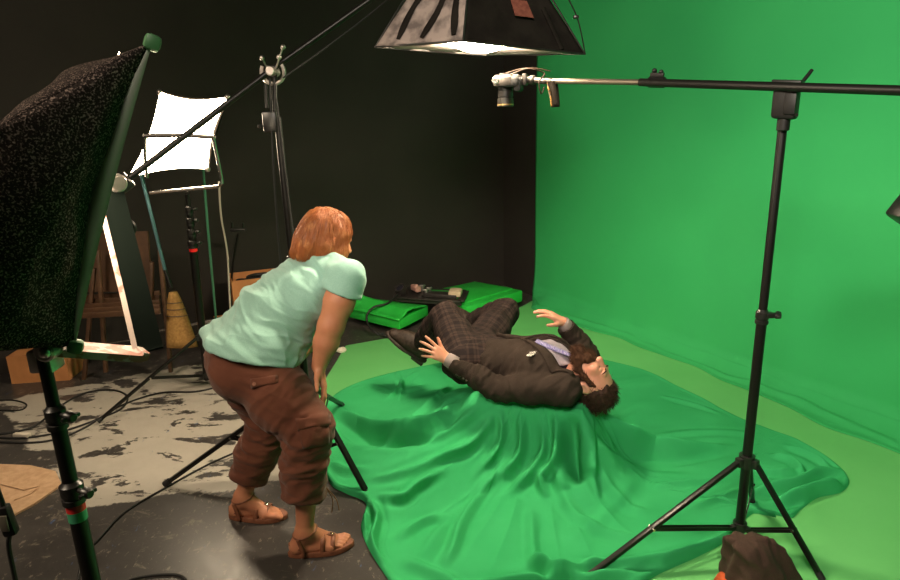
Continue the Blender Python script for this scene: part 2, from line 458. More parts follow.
# ------------------------------------------------------------------ green backdrop on the right wall, with its loose hem on the floor
def backdrop():
    nu, nv = 260, 70; g = np.zeros((nu, nv, 3)); Lb = 6.6
    for i in range(nu):
        u = i / (nu - 1) * Lb; e = min(1, u / 0.25)
        for j in range(nv):
            if j < 46:                                           # hanging part
                z = 3.15 - (3.15 - 0.10) * j / 45.0
                off = 0.035 + 0.004 * math.sin(u * 5 + 1.3) + 0.006 * math.sin(u * 1.7 + z)
                off += 0.010 * math.exp(-((z - 1.55 - 0.012 * math.sin(u * 3)) / 0.006) ** 2) * -0.35
                low = max(0, 1 - (z - 0.1) / 0.35); off += low ** 2 * (0.02 + 0.006 * math.sin(u * 7.5) + 0.006 * math.sin(u * 17 + 2))
            else:                                                # curve and hem lying on the floor
                t = (j - 45) / (nv - 46.0)
                z = 0.09 * (1 - t) ** 2.2 + 0.010
                wv = 0.006 * math.sin(u * 7.5) + 0.006 * math.sin(u * 17 + 2)
                off = 0.062 + wv + t * (0.15 + 0.04 * math.sin(u * 2.3 + .5) + 0.02 * math.sin(u * 9)) * e
                z += 0.022 * math.exp(-((t - 0.62 - .12 * math.sin(u * 4)) / 0.10) ** 2) * (0.6 + 0.4 * math.sin(u * 3.1)) + 0.006 * math.sin(u * 23 + t * 5) * t * (1 - t) * 2
                if j == nv - 1: z = 0.006
            p = BC + WD * u + WN * off; g[i, j] = (p[0], p[1], z)
    o = MB().sheet(g, 0.003).build('backdrop', GREEN_WALL, None, True)
    return tag(o, 'green fabric backdrop stretched over the right wall with its hem on the floor', 'backdrop')
backdrop()

# ------------------------------------------------------------------ green cloth draped over the block the man lies on
AX = nrm((0.92, -0.38, 0)); LT = nrm((-0.38, -0.92, 0))          # man's axis towards the head / towards his left side (to the camera)
SC = np.array([0.40, 2.90, 0.0]); SHL, SHW, SHT = 0.27, 0.12, 0.355
def cloth_base(X, Y):
    dx = (X - SC[0]) * AX[0] + (Y - SC[1]) * AX[1]; dy = (X - SC[0]) * LT[0] + (Y - SC[1]) * LT[1]
    left = np.clip(-dx / 0.6, 0, 1)
    qx = np.maximum(np.abs(dx) - SHL, 0); qy = np.maximum(np.abs(dy) - SHW, 0)
    d = np.sqrt(qx * qx + qy * qy)
    R = 0.30 + 0.42 * np.clip(-dx - 0.1, 0, .4) / .4 + 0.05 * np.clip(dx, 0, .4)
    t = np.clip(d / R, 0, 1)
    z = SHT * ((1 - t) ** (1.75 - 0.35 * left))
    return z + 0.014
BOUND = [(333, 398), (362, 383), (412, 370), (457, 362), (530, 350), (625, 366), (680, 389), (735, 417), (770, 431), (802, 444), (832, 462), (849, 480), (842, 493), (818, 499),
         (802, 510), (788, 521), (762, 513), (747, 519), (728, 541), (700, 557), (662, 574), (630, 590), (560, 600), (470, 606), (410, 600), (378, 566), (361, 530), (366, 505), (345, 494), (330, 484), (320, 455), (318, 425)]
def draped_cloth():
    bp = [G(*p)[:2] for p in BOUND]
    bp = catmull([(*p, 0) for p in bp], 14, True)[:, :2]
    c0 = SC[:2]; an = np.arctan2(bp[:, 1] - c0[1], bp[:, 0] - c0[0]); rr = np.linalg.norm(bp - c0, axis=1)
    o_ = np.argsort(an); an, rr = an[o_], rr[o_]
    nt, nr = 1000, 190
    th = np.linspace(-math.pi, math.pi, nt, endpoint=False)
    Rb = np.interp(th, np.concatenate([an - 2 * math.pi, an, an + 2 * math.pi]), np.tile(rr, 3))
    s_ = np.linspace(0.0, 1, nr); s_ = s_ ** 0.92
    TT, RR = np.meshgrid(th, s_, indexing='ij'); rad = RR * Rb[:, None]
    X = c0[0] + rad * np.cos(TT); Y = c0[1] + rad * np.sin(TT); Z = cloth_base(X, Y)
    V = np.stack([X, Y, Z], -1).reshape(-1, 3)
    I = np.arange(nt * nr).reshape(nt, nr); J = np.roll(I, -1, axis=0)
    Q = np.stack([I[:, :-1], I[:, 1:], J[:, 1:], J[:, :-1]], -1).reshape(-1, 4)
    N = vnormals(V, Q); 
    if N[:, 2].mean() < 0: Q = Q[:, ::-1]; N = -N
    sub = Q[::1]
    tree = BVHTree.FromPolygons([Vector(v) for v in V[::1]], [tuple(map(int, q)) for q in sub], epsilon=0)
    def hit(px, py):
        d = ray(px, py); h = tree.ray_cast(Vector(CC), Vector(d))
        return np.array(h[0]) if h[0] is not None else G(px, py, .014)
    # creases followed in the photograph: points, height, half width
    FO = [([(332, 406), (352, 422), (376, 432), (412, 431), (440, 423), (456, 404)], .055, .030), ([(336, 420), (360, 440), (400, 443), (440, 438)], -.020, .026),
          ([(344, 450), (390, 440), (432, 436), (452, 424)], .012, .018), ([(400, 428), (432, 404), (458, 384)], .022, .016), ([(412, 432), (444, 410), (470, 390)], .020, .016),
          ([(420, 446), (452, 430), (482, 404)], .016, .016), ([(430, 462), (470, 444), (498, 410)], .018, .018),
          ([(376, 497), (402, 499), (420, 485), (444, 470)], .026, .016), ([(372, 480), (398, 474), (440, 458), (480, 440)], .012, .016), ([(396, 541), (420, 524), (450, 515)], .018, .018),
          ([(440, 568), (452, 552), (464, 520), (488, 482), (516, 456)], .020, .018), ([(500, 410), (502, 440), (480, 470)], .022, .014), ([(520, 412), (521, 452), (496, 482)], .026, .016),
          ([(541, 414), (544, 450), (528, 476), (500, 500)], .024, .016), ([(557, 414), (557, 456), (541, 477), (548, 500)], .030, .016), ([(572, 414), (573, 462), (582, 484)], -.075, .030),
          ([(590, 414), (592, 470), (600, 500)], .012, .014), ([(597, 409), (617, 433), (641, 452), (675, 456), (730, 448)], .070, .026), ([(590, 425), (622, 452), (650, 466), (690, 470)], -.02, .03),
          ([(531, 508), (533, 548), (537, 572)], .014, .018), ([(560, 480), (572, 512), (597, 530), (640, 540)], .016, .020), ([(528, 562), (545, 570), (560, 576), (602, 566)], .052, .020),
          ([(600, 470), (620, 500), (650, 516)], .010, .02), ([(650, 489), (690, 484), (728, 481)], .012, .014), ([(690, 506), (720, 500), (742, 490)], .014, .014), ([(640, 440), (700, 432), (760, 436)], .008, .02),
          ([(742, 497), (771, 491), (795, 487), (818, 476), (843, 470)], .035, .018), ([(772, 505), (795, 500), (826, 490), (842, 486)], .040, .017), ([(770, 456), (792, 462), (806, 478)], .020, .014), ([(784, 446), (812, 456), (834, 472)], .018, .014),
          ([(744, 466), (770, 474), (800, 470)], .016, .016), ([(560, 563), (609, 567), (662, 562), (700, 551), (733, 532)], .028, .018), ([(450, 590), (520, 584), (600, 580), (650, 572)], .03, .02),
          ([(371, 500), (377, 520), (372, 548), (384, 566)], .034, .014), ([(366, 512), (366, 540)], .02, .012), ([(400, 560), (430, 572), (470, 590)], .014, .02), ([(384, 400), (396, 392), (405, 381), (418, 372)], .016, .012), ([(345, 392), (372, 386), (396, 392), (430, 384)], .012, .014),
          ([(398, 372), (402, 388), (398, 402)], .014, .010), ([(660, 396), (690, 404), (720, 414)], .008, .014), ([(640, 470), (600, 520), (560, 540)], .008, .03), ([(470, 500), (440, 530), (420, 560)], .010, .02), ([(330, 462), (346, 470), (372, 470)], .014, .02)]
    D = np.zeros(len(V))
    for pts, amp, wd in FO:
        P = catmull([hit(*p) for p in pts], 4)
        best = np.full(len(V), 9.0); bt = np.zeros(len(V)); side = np.zeros(len(V)); n = len(P) - 1
        lo = P.min(0) - wd * 5; hi = P.max(0) + wd * 5
        m = np.all((V > lo) & (V < hi), axis=1); W = V[m]; b_ = best[m]; t_ = bt[m]
        for i in range(n):
            dd, t = segdist(W, P[i], P[i + 1]); k = dd < b_; b_[k] = dd[k]; t_[k] = (i + t[k]) / n
        taper = np.clip(np.minimum(t_ + .06, 1.06 - t_) / 0.40, 0, 1); taper = taper * taper * (3 - 2 * taper)
        x = b_ / (wd * 1.25)
        prof = np.exp(-x ** 2 * 1.2) - 0.28 * np.exp(-((x - 1.9) ** 2) * 1.4)
        D[m] += amp * 1.5 * taper * prof
    # finer, nameless creases running down and out from the body
    ang = TT.ravel(); r_ = rad.ravel(); zz = V[:, 2]
    out = np.clip(r_ / 0.35, 0, 1)
    pl = ridge(vnoise(np.stack([np.cos(ang) * 7 + r_ * .6, np.sin(ang) * 7, r_ * 1.2], 1)))
    D += 0.013 * (pl - 0.4) * np.exp(-((r_ - 0.5) / 0.33) ** 2)
    wr = (0.5 + 0.5 * vnoise(np.stack([V[:, 0] * 3.0 + V[:, 1] * 1.2, V[:, 1] * 7.5 - V[:, 0] * 2, zz * 0 + 3], 1)))
    D += 0.011 * (wr - .25) * out
    wr2 = (0.5 + 0.5 * vnoise(np.stack([V[:, 0] * 7, V[:, 1] * 11 + 4, zz * 0 + 8], 1)))
    D += 0.0035 * (wr2 - .25) * out
    edge = np.clip((1 - RR.ravel()) / 0.02, 0, 1)
    D += 0.022 * np.exp(-(((1 - RR.ravel()) * Rb.repeat(nr)) / 0.022) ** 2) * (0.6 + 0.5 * vnoise(np.stack([np.cos(ang) * 6, np.sin(ang) * 6, ang * 0], 1)))
    V = V + N * (D * np.clip(edge, 0.15, 1))[:, None]
    V[:, 2] = np.maximum(V[:, 2], 0.0075 + 0.0 * D)
    flat = V[:, 2] < 0.012
    last = I[:, -1]; V[last, 2] = 0.0046
    V = relax(V, Q, 1); V[last, 2] = 0.0046
    o = mesh_obj('draped_cloth', V, Q, GREEN_CLOTH, None, True)
    return tag(o, 'large crumpled green cloth draped under the lying man and spread over the floor', 'cloth')
cloth = draped_cloth()
# ------------------------------------------------------------------ light stands
def knob(mb, p, d, s=1.0):
    d = nrm(d); p = np.array(p, float)
    mb.cyl(p, p + d * 0.022 * s, 0.006 * s, seg=10).cyl(p + d * .018 * s, p + d * .040 * s, .013 * s, .011 * s, seg=10, bev=.003)
    x, y, _ = frame_of(d)
    mb.rod(p + d * .03 * s - x * .020 * s, p + d * .03 * s + x * .020 * s, .010 * s, .010 * s, bev=.003)
def stand(name, label, base, top, feet, zc, zs, secs, bare=False, tape=None, group=None, leg_w=.022, frac=.5, zb=0.04):
    base = np.array(base, float); top = np.array(top, float)
    e = empty(name, base, label, 'light stand', group)
    at = lambda z: base + (top - base) * ((z - base[2]) / (top[2] - base[2]))
    for k, (z0, z1, r) in enumerate(secs):
        MB().cyl(at(z0), at(z1), r, seg=20, bev=.002).build(['lower_tube', 'middle_tube', 'upper_tube', 'top_tube'][min(k, 3)], BLACK_TUBE if not bare else STEEL, e)
        if k < len(secs) - 1:
            m = MB(); z = z1
            m.lathe(at(z) - (0, 0, .035), (0, 0, 1), [(0, r * 1.0), (0, r * 1.3), (.012, r * 1.3), (.013, r * 1.12), (.02, r * 1.12), (.021, r * 1.3), (.045, r * 1.3), (.05, r * 1.0), (.055, r * .8)])
            c = m.build('clamp_collar', BLACK_METAL, e)
            kb = MB(); knob(kb, at(z) + np.array([.9, -.43, 0]) * r * 1.25, (.9, -.43, 0)); kb.build('wing_knob', BLACK_METAL, c)
    hub = MB().lathe(at(zc) - (0, 0, .025), (0, 0, 1), [(0, .022), (0, .030), (.05, .030), (.05, .022)])
    for f in feet:
        d = nrm((f[0] - at(zc)[0], f[1] - at(zc)[1], 0)); hub.box(at(zc) + d * .032, (.030, .028, .036), (d, np.cross((0, 0, 1), d), (0, 0, 1)), .004)
    hub.build('leg_hub', BLACK_METAL, e)
    low = MB().lathe(at(zs) - (0, 0, .018), (0, 0, 1), [(0, .020), (0, .027), (.036, .027), (.036, .020)])
    for f in feet:
        d = nrm((f[0] - at(zs)[0], f[1] - at(zs)[1], 0)); low.box(at(zs) + d * .03, (.026, .020, .022), (d, np.cross((0, 0, 1), d), (0, 0, 1)), .003)
    low.build('brace_hub', BLACK_METAL, e)
    for f in feet:
        f = np.array(f, float); d = nrm((f[0] - at(zc)[0], f[1] - at(zc)[1], 0)); a = at(zc) + d * .04; f_ = f + (0, 0, .014)
        lg = MB().rod(a, f_, leg_w, leg_w * .75, bev=.003).build('leg', BLACK_TUBE, e)
        MB().tube([f_ + nrm(a - f_) * .03, f_ + (0, 0, 0.0)], [leg_w * .62, leg_w * .62], 10).build('rubber_foot', RUBBER, lg)
        q = a + (f_ - a) * frac; s_ = at(zs) + d * .035; sd = np.cross((0, 0, 1), d) * .010
        MB().rod(q + sd, s_ + sd, .004, .014, bev=.001).rod(q - sd, s_ - sd, .004, .014, bev=.001).build('brace', BLACK_TUBE, e)
        MB().cyl(q - sd * 1.6, q + sd * 1.6, .006, seg=8).build('bolt', STEEL, lg)
    if tape:
        for z, col in tape:
            r = [r for z0, z1, r in secs if z0 <= z <= z1][0]
            MB().cyl(at(z - .012), at(z + .012), r + .0012, seg=20).build('tape_band', mat('tape', col, .5), e)
    return e, at

# -- stand of the left light (nearest, base out of frame below)
LS = np.array([-0.83, 1.22, 0.0])
stand('light_stand', 'black light stand with red and green tape in the left foreground', LS, AT(42, 352, 1.24), [LS + (.42, -.25, 0), LS + (-.40, -.35, 0), LS + (-.08, .02 + .1, 0) + np.array([-.30, .30, 0])],
      .50, .20, [(.06, .93, .0185), (.85, 1.11, .0160), (1.05, 1.24, .0130)], tape=[(.888, (.55, .02, .02)), (.864, (.05, .32, .16))])
# -- stand of the glowing bank
ST3 = np.array([-1.64, 3.92, 0.0]); st3_top = AT(187, 192, 3.86)
stand('light_stand', 'black light stand with one red tape band under the glowing light bank', ST3, st3_top, [G(98, 424), ST3 + (-.10, .62, 0), ST3 + (.55, -.18, 0)],
      .36, .09, [(.05, .99, .024), (.94, 1.06, .021), (1.03, 1.13, .019), (1.10, 1.20, .017), (1.17, 1.29, .014)], tape=[(.945, (.8, .015, .015))])
# -- stand that carries the boom of the overhead softbox
ST2 = np.array([-0.70, 2.80, 0.0]); CL = AT(273, 74, 2.8)
e2, at2 = stand('boom_stand', 'tall black boom stand rising behind the crouching woman', ST2, CL - (0, 0, .02), [G(165, 487), G(369, 499), ST2 + (.02, .75, 0)],
                .46, .14, [(.05, 1.10, .0185), (1.0, 1.72, .0160)], leg_w=.026)
m = MB().box(AT(271, 122, 2.8), (.062, .05, .085), None, .008); knob(m, AT(264, 126, 2.78), (-1, -.3, 0), .7)
m.cyl(AT(267, 108, 2.79), AT(266, 84, 2.79), .008, seg=10).cyl(AT(275, 112, 2.8), AT(275, 70, 2.8), .009, seg=10).build('grip_block', BLACK_METAL, e2)
th = np.linspace(math.radians(150), math.radians(395), 16)
m = MB().tube([CL + np.array([.048 * math.cos(t), 0, .048 * math.sin(t) + .008]) for t in th], .008, 8).cyl(CL + (0, -.05, .01), CL + (0, .05, .01), .02, bev=.004)
for p in ((262, 58), (268, 68), (279, 57), (283, 47)): m.sph(AT(*p, 2.76), .011, 10)
m.tube([AT(262, 58, 2.76), AT(268, 70, 2.79)], .004, 6).tube([AT(283, 47, 2.76), AT(276, 68, 2.79)], .004, 6).build('swivel_clamp', ALU, e2)
BA = AT(119, 186, 2.52); BBd = nrm(CL + (0, 0, .02) - BA); BOX_C = np.array([.165, 2.97, 2.0]); BE = AT(372, 0, 2.86); BE = BE + nrm(BE - CL) * .22
MB().tube([BA, CL + (0, 0, .02), BE], .0125, 14).build('boom_arm', BLACK_TUBE, e2)
MB().cyl(BA - BBd * .06, BA + BBd * .05, .036, bev=.006).cyl(BA - BBd * .065, BA - BBd * .058, .024).build('counterweight', BLACK_METAL, e2)
MB().tube(catmull([AT(283, 78, 2.79), AT(320, 52, 2.84), AT(360, 22, 2.9), AT(392, -4, 2.95), BE + (.1, .05, .05)], 5), .004, 6).tube(
    catmull([CL + (-.01, -.02, -.02), CL + (-.035, -.02, -.5), ST2 + (-.06, -.02, .9), ST2 + (-.03, -.03, .3), ST2 + (-.06, -.1, .02)], 6), .005, 6).tube(
    catmull([CL + (.01, -.02, -.10), CL + (.03, -.02, -.7), ST2 + (.045, -.02, .7), ST2 + (.05, -.03, .2)], 6), .0045, 6).build('power_cable', RUBBER, e2)

# ------------------------------------------------------------------ overhead softbox
SILVER = mat('silver_lining', (0.22, 0.19, 0.18), 0.5, 0.2, bump=(18, .5))
HULL_LIT = mat('lit_grey_fabric', (0.27, 0.22, 0.20), 0.75, noise=(16, (0.10, 0.08, 0.075), 6, .42, .62), bump=(24, .6))  # grey tone paints the light on this one side of the softbox
HULL = mat('black_softbox_fabric', (0.009, 0.0075, 0.0065), 0.85, noise=(12, (0.014, 0.012, 0.010), 4), bump=(30, .5), spec=.06)
def glow(name, col, strength): return mat(name, (0.8, 0.8, 0.8), .6, emit=(col, strength))
def overhead():
    l = AT(375, 47, 2.95); n = AT(463, 41, 2.72); r = AT(585, 54, 2.98); f = AT(486, 55, 3.20)
    rim = [n, r, f, l]; c = sum(rim) / 4; up = nrm(np.cross(r - n, l - n)); up = up if up[2] > 0 else -up
    topc = c + np.array([0.01, .02, .42]); top = [topc + (q - c) * .33 for q in rim]
    e = empty('overhead_softbox', topc, 'black softbox with a worn grey panel hanging over the man', 'softbox')
    for k, (nm, m_) in enumerate((('side_panel', HULL), ('side_panel', HULL), ('side_panel', HULL), ('side_panel', HULL_LIT))):
        a, b, c_, d_ = rim[k], rim[(k + 1) % 4], top[(k + 1) % 4], top[k]; g = []
        n_out = nrm(np.cross(b - a, d_ - a)); mid = (a + b + c_ + d_) / 4
        if (mid - (c + (0, 0, .2))) @ n_out < 0: n_out = -n_out
        for i in range(25):
            u = i / 24; row = []
            for j in range(17):
                v = j / 16; p = (a * (1 - u) + b * u) * (1 - v) + (d_ * (1 - u) + c_ * u) * v
                p = p + n_out * (-.020 * math.sin(math.pi * u) * math.sin(math.pi * v) + .006 * float(vnoise(np.array([[u * 5 + k * 7, v * 4, 2.0]]))[0]) * math.sin(math.pi * u))
                p = p + np.array([0, 0, -.014 * math.sin(math.pi * u) ** 2 * (1 - v) * .3]); row.append(p)
            g.append(row)
        o = MB().sheet(g, .003).build(nm, m_, e, True)
        if k == 3:
            o['label'] = 'side panel coloured lit grey with dark strap marks'
            for u0 in (.22, .55, .86):                          # dark straps sewn on the grey panel
                P = []
                for v in np.linspace(.06, .75, 9):
                    u = u0 + .035 * math.sin(v * 7 + u0 * 9); p = (a * (1 - u) + b * u) * (1 - v) + (d_ * (1 - u) + c_ * u) * v; P.append(p + n_out * (.006 - .02 * math.sin(math.pi * u) * math.sin(math.pi * v)))
                MB().tube(P, [.010, .017, .018, .016, .014, .018, .020, .017, .008], 8, up=n_out, sy=.4).build('strap', HULL, o)
        if k == 0:
            g = []; 
            for u in (.47, .66):
                g.append([((a * (1 - u) + b * u) * (1 - v) + (d_ * (1 - u) + c_ * u) * v) + n_out * .006 for v in (.30, .38, .46)])
            MB().sheet(g, .003).build('fabric_patch', mat('rust_patch', (.12, .03, .02), .7, noise=(60, (.20, .06, .04), 4)), o)
            for u in (.80,):
                P = [((a * (1 - u - .1 * v) + b * (u + .1 * v)) * (1 - v) + (d_ * (1 - u) + c_ * u) * v) + n_out * .004 for v in np.linspace(.02, .42, 6)]
                MB().tube(P, .012, 8, up=n_out, sy=.3).build('strap', HULL, o)
    for k in range(4):
        MB().tube([rim[k] - (0, 0, .002), rim[k] + (top[k] - rim[k]) * .5 + nrm(rim[k] - c) * .012, top[k]], .004, 8).build('rod', BLACK_METAL, e)
        a, b = rim[k], rim[(k + 1) % 4]; inn = nrm(c - (a + b) / 2)      # skirt, silver inside
        g = [[a * (1 - u) + b * u + (0, 0, h) + inn * (.010 + h * 2.0 + .030 * math.sin(math.pi * u)) for h in (.0, .02, .045)] for u in np.linspace(.10, .90, 15)]
        MB().sheet(g, .002).build('skirt', SILVER, e, True)
    MB().tube([q - (0, 0, .0) for q in rim] + [rim[0], rim[1] * .02 + rim[0] * .98], .0045, 6).build('rim_cord', BLACK_METAL, e)
    g = []
    for i in range(21):
        u = i / 20; row = []
        for j in range(21):
            v = j / 20; p = (rim[0] * (1 - u) + rim[1] * u) * (1 - v) + (rim[3] * (1 - u) + rim[2] * u) * v; q = c + (p - c) * .76
            row.append(q + np.array([0, 0, .070 - .085 * (math.sin(math.pi * u) * math.sin(math.pi * v)) ** 1.5]))
        g.append(row)
    MB().sheet(g, .002).build('diffuser', glow('overhead_glow', (1.0, .80, .56), KEY['overhead']), e, True)
    MB().lathe(topc - (0, 0, .03), (0, 0, 1), [(0, .09), (0, .10), (.03, .10), (.05, .07), (.20, .07), (.22, .05)], 28).build('lamp_head', BLACK_METAL, e)
    MB().tube(catmull([topc + (.07, 0, .05), topc + (.10, .02, .22), topc + (0, 0, .30), BE], 5), .009, 8).build('mounting_arm', BLACK_METAL, e)
    MB().tube(catmull([r + (0, 0, .004), AT(578, 20, 2.95), AT(566, -6, 2.93), AT(550, -40, 2.9)], 4), .003, 6).box(AT(576, 17, 2.95), (.022, .02, .014), None, .003).build('tension_cord', BLACK_METAL, e)
overhead()

# ------------------------------------------------------------------ glowing light bank on its stand
def bank():
    tl = AT(160, 92, 3.74); tr = AT(228, 97, 3.60); br = AT(208, 169, 3.78); bl = AT(128, 178, 3.94)
    c = (tl + tr + br + bl) / 4; n = nrm(np.cross(tr - tl, bl - tl)); n = n if n[1] < 0 else -n
    e = empty('light_bank', c, 'square light bank glowing white in front of the black wall', 'studio light')
    C4 = [tl, tr, br, bl]; g = []
    for i in range(25):
        u = i / 24; row = []
        for j in range(25):
            v = j / 24; p = (tl * (1 - u) + tr * u) * (1 - v) + (bl * (1 - u) + br * u) * v
            edge = .035 * (math.sin(math.pi * u)) * (2 * v - 1); edge2 = .035 * (math.sin(math.pi * v)) * (2 * u - 1)   # cloth pulled in between the corners
            p = p - nrm(bl - tl) * edge * abs(2 * v - 1) - nrm(tr - tl) * edge2 * abs(2 * u - 1)
            row.append(p + n * .018 * math.sin(math.pi * u) * math.sin(math.pi * v))
        g.append(row)
    MB().sheet(g, .002).build('diffuser', glow('bank_glow', (1.0, .80, .55), KEY['bank']), e, True)
    back = [c - n * .16 + (q - c) * .55 for q in C4]; m = MB()
    for k in range(4):
        a, b, c_, d_ = C4[k] - n * .012, C4[(k + 1) % 4] - n * .012, back[(k + 1) % 4], back[k]
        m.sheet([[((a * (1 - u) + b * u) * (1 - v) + (d_ * (1 - u) + c_ * u) * v) + (c - ((a + b) / 2)) * .10 * math.sin(math.pi * u) * (1 - v) for v in np.linspace(0, 1, 6)] for u in np.linspace(0, 1, 10)], .003)
    m.sheet([[back[0], back[3]], [back[1], back[2]]], .01).build('hull', HULL, e)
    for q in C4: MB().sph(q + n * .004, .017, 10).build('corner_cap', ALU, e)
    F_ = lambda x, y: AT(x, y, 3.50)
    m = MB().tube(catmull([F_(145, 136), F_(145, 155), F_(147, 178)], 4), .009, 8).tube([F_(145, 136), F_(180, 135), F_(214, 137)], .012, 8)
    m.tube([F_(150, 193), F_(218, 186.5), F_(222, 183), F_(221, 176), F_(213, 137)], .0095, 8)
    for p in ((145, 136), (214, 137)): m.cyl(F_(*p), F_(*p) + nrm(F_(*p) - CC) * .22, .012, seg=10)
    m.tube([F_(187, 190), st3_top + (0, 0, .0)], .010, 8)
    m.build('yoke', STEEL, e)
    MB().tube(catmull([F_(219, 182), AT(221, 215, 3.6), AT(227, 250, 3.7), AT(229, 285, 3.75), G(232, 352, .3), (-1.5, 3.9, .02), (-1.3, 3.7, .01)], 5), .0055, 7).build('white_cable', mat('white_cable', (.42, .38, .32), .5), e)
bank()

# ------------------------------------------------------------------ big softbox in the left foreground, seen from its side
def left_box():
    n = nrm((.85, .47, -.40)); up = nrm(np.array([0, 0, 1.0]) - n * n[2]); w_ = np.cross(up, n)       # w_: away from camera if y > 0
    if w_[1] < 0: w_ = -w_
    A = AT(150, 42, 1.30); B = AT(74, 350, 1.42)
    hw = .29; h = np.linalg.norm(A - B); 
    tn, bn = A, A - up * .60
    at_far, ab_far = tn + w_ * 2 * hw, bn + w_ * 2 * hw
    bn = AT(73, 346, 1.25); ab_far = bn + w_ * 2 * hw; rim = [at_far, ab_far, bn, tn]; c = sum(rim) / 4; up = nrm(tn - bn); n = nrm(np.cross(w_, up)); n = n if n[0] > 0 else -n; e = empty('side_softbox', c, 'large black softbox in the left foreground with its back to the camera', 'softbox')
    b3 = AT(-14, 135, 1.12); b2 = AT(-60, 350, 1.02); back = [b3 + w_ * .26, b2 + w_ * .26, b2, b3]
    mt = mat('black_lit_speckle_fabric', (.018, .0145, .013), .7, noise=(260, (.26, .20, .175), 5, .52, .68), bump=(260, .7), spec=.03)  # pale speckle paints lit sheen into the black fabric
    for k in range(4):
        a, b, c_, d_ = rim[k], rim[(k + 1) % 4], back[(k + 1) % 4], back[k]; g = []
        n_out = nrm(np.cross(b - a, d_ - a)); mid = (a + b + c_ + d_) / 4
        if (mid - (c - n * .2)) @ n_out < 0: n_out = -n_out
        for i in range(31):
            u = i / 30; row = []
            for j in range(21):
                v = j / 20; vv = v; p = (a * (1 - u) + b * u) * (1 - vv) + (d_ * (1 - u) + c_ * u) * vv
                p = p + (c - (a + b) / 2) * (.05 * math.sin(math.pi * u) * (1 - v)) - n * ((.032 if k == 2 else .012) * math.sin(math.pi * u) * (1 - v))   # rim drawn in between the rods
                p = p + math.sin(math.pi * u) ** .6 * n_out * (.035 * math.sin(math.pi * v) + .012 * float(vnoise(np.array([[u * 6 + k * 5, v * 5, .5]]))[0]))
                row.append(p)
            g.append(row)
        MB().sheet(g, .003).build('fabric_panel', mt, e, True)
    MB().sheet([[back[0], back[3]], [back[1], back[2]]], .05).build('back_plate', BLACK_METAL, e)
    g = []
    for i in range(21):
        u = i / 20 * 2 - 1; row = []
        for j in range(21):
            v = j / 20 * 2 - 1
            su = u * (1 - .36 * math.cos(v * math.pi / 2) * abs(u)); sv = v * (1 - .36 * math.cos(u * math.pi / 2) * abs(v))
            p = c + w_ * su * hw * .95 + up * sv * .30 * .95 + n * (-.045 + .03 * (1 - u * u) * (1 - v * v)); row.append(p)
        g.append(row)
    MB().sheet(g, .002).build('diffuser', glow('side_glow', (1.0, .80, .55), KEY['left']), e, True)
    SK = mat('pale_skirt', (.30, .32, .27), .7)
    for k in (2,):
        a, b = rim[k], rim[(k + 1) % 4]; Lr = [(a * (1 - u) + b * u + (c - (a + b) / 2) * (.05 * math.sin(math.pi * u)), math.sin(math.pi * u)) for u in np.linspace(0, 1, 21)]
        MB().sheet([[p - n * (.034 * s_), p - n * (.02 * s_), p + n * .004 - n * .004 * s_] for p, s_ in Lr], .003).build('skirt', SK, e, True)
    GF = mat('green_corner_fitting', (.05, .16, .06), .5)
    for q in rim: MB().box(q + n * .004, (.03, .03, .03), (w_, n, up), .008).cyl(q, q + n * .02 - w_ * .0, .006).build('corner_fitting', GF, e)
    # U-shaped yoke
    P = [AT(98, 186, 1.62), AT(104, 210, 1.58), AT(121, 280, 1.48), AT(136, 344, 1.40)]; cor = AT(140, 357, 1.38); st = AT(44, 350, 1.26)
    ax = nrm((.80, .58, .05)); arm = [P[0], P[2], P[3], P[3] + (cor - P[3]) * .75 + (-.002, 0, 0)]
    MB().sheet([[p, p + ax * .055] for p in catmull(arm, 5)], .006).build('yoke_arm', mat('yoke_shaded_face', (.003, .005, .004), .9, spec=.03), e)  # broad face coloured dark as the unlit side of the bar
    MB().sheet([[p - ax * .010, p + ax * .001] for p in catmull(arm, 5)], .010).build('yoke_arm_lit_edge', BRACKET, e)  # thin edge of the same bar, coloured bright as if lit
    hz = nrm(np.cross(st - cor, (0, 0, 1))); hz = hz if hz[1] < 0 else -hz; c2 = cor + (0, 0, .006)
    MB().sheet([[p + hz * .045, p - hz * .050] for p in [c2 + (.004, .004, .014), c2 + (.001, 0, .004)] + [c2 + (st - cor) * t for t in (.06, .3, .6, 1.0)]], .016).build('yoke_base', BRACKET, e)
    m = MB().cyl(AT(104, 183, 1.70), AT(118, 183, 1.62), .024, bev=.004); m.cyl(AT(117, 183, 1.625), AT(119, 183.5, 1.615), .017); m.build('pivot_tube', ALU, e)
    MB().cyl(AT(121, 227, 1.66), AT(126, 228, 1.60), .026, bev=.006).sph(AT(125, 228, 1.60), (.020, .012, .020)).build('yoke_knob', BLACK_PLASTIC, e)
    MB().cyl(st + (.03, -.01, .012), st + (.03, -.05, .012), .022, bev=.004).sph(st + (.035, -.05, .012), .012).box(st + (0, 0, -.02), (.05, .05, .05), None, .006).build('mount_clamp', ALU, e)
left_box()
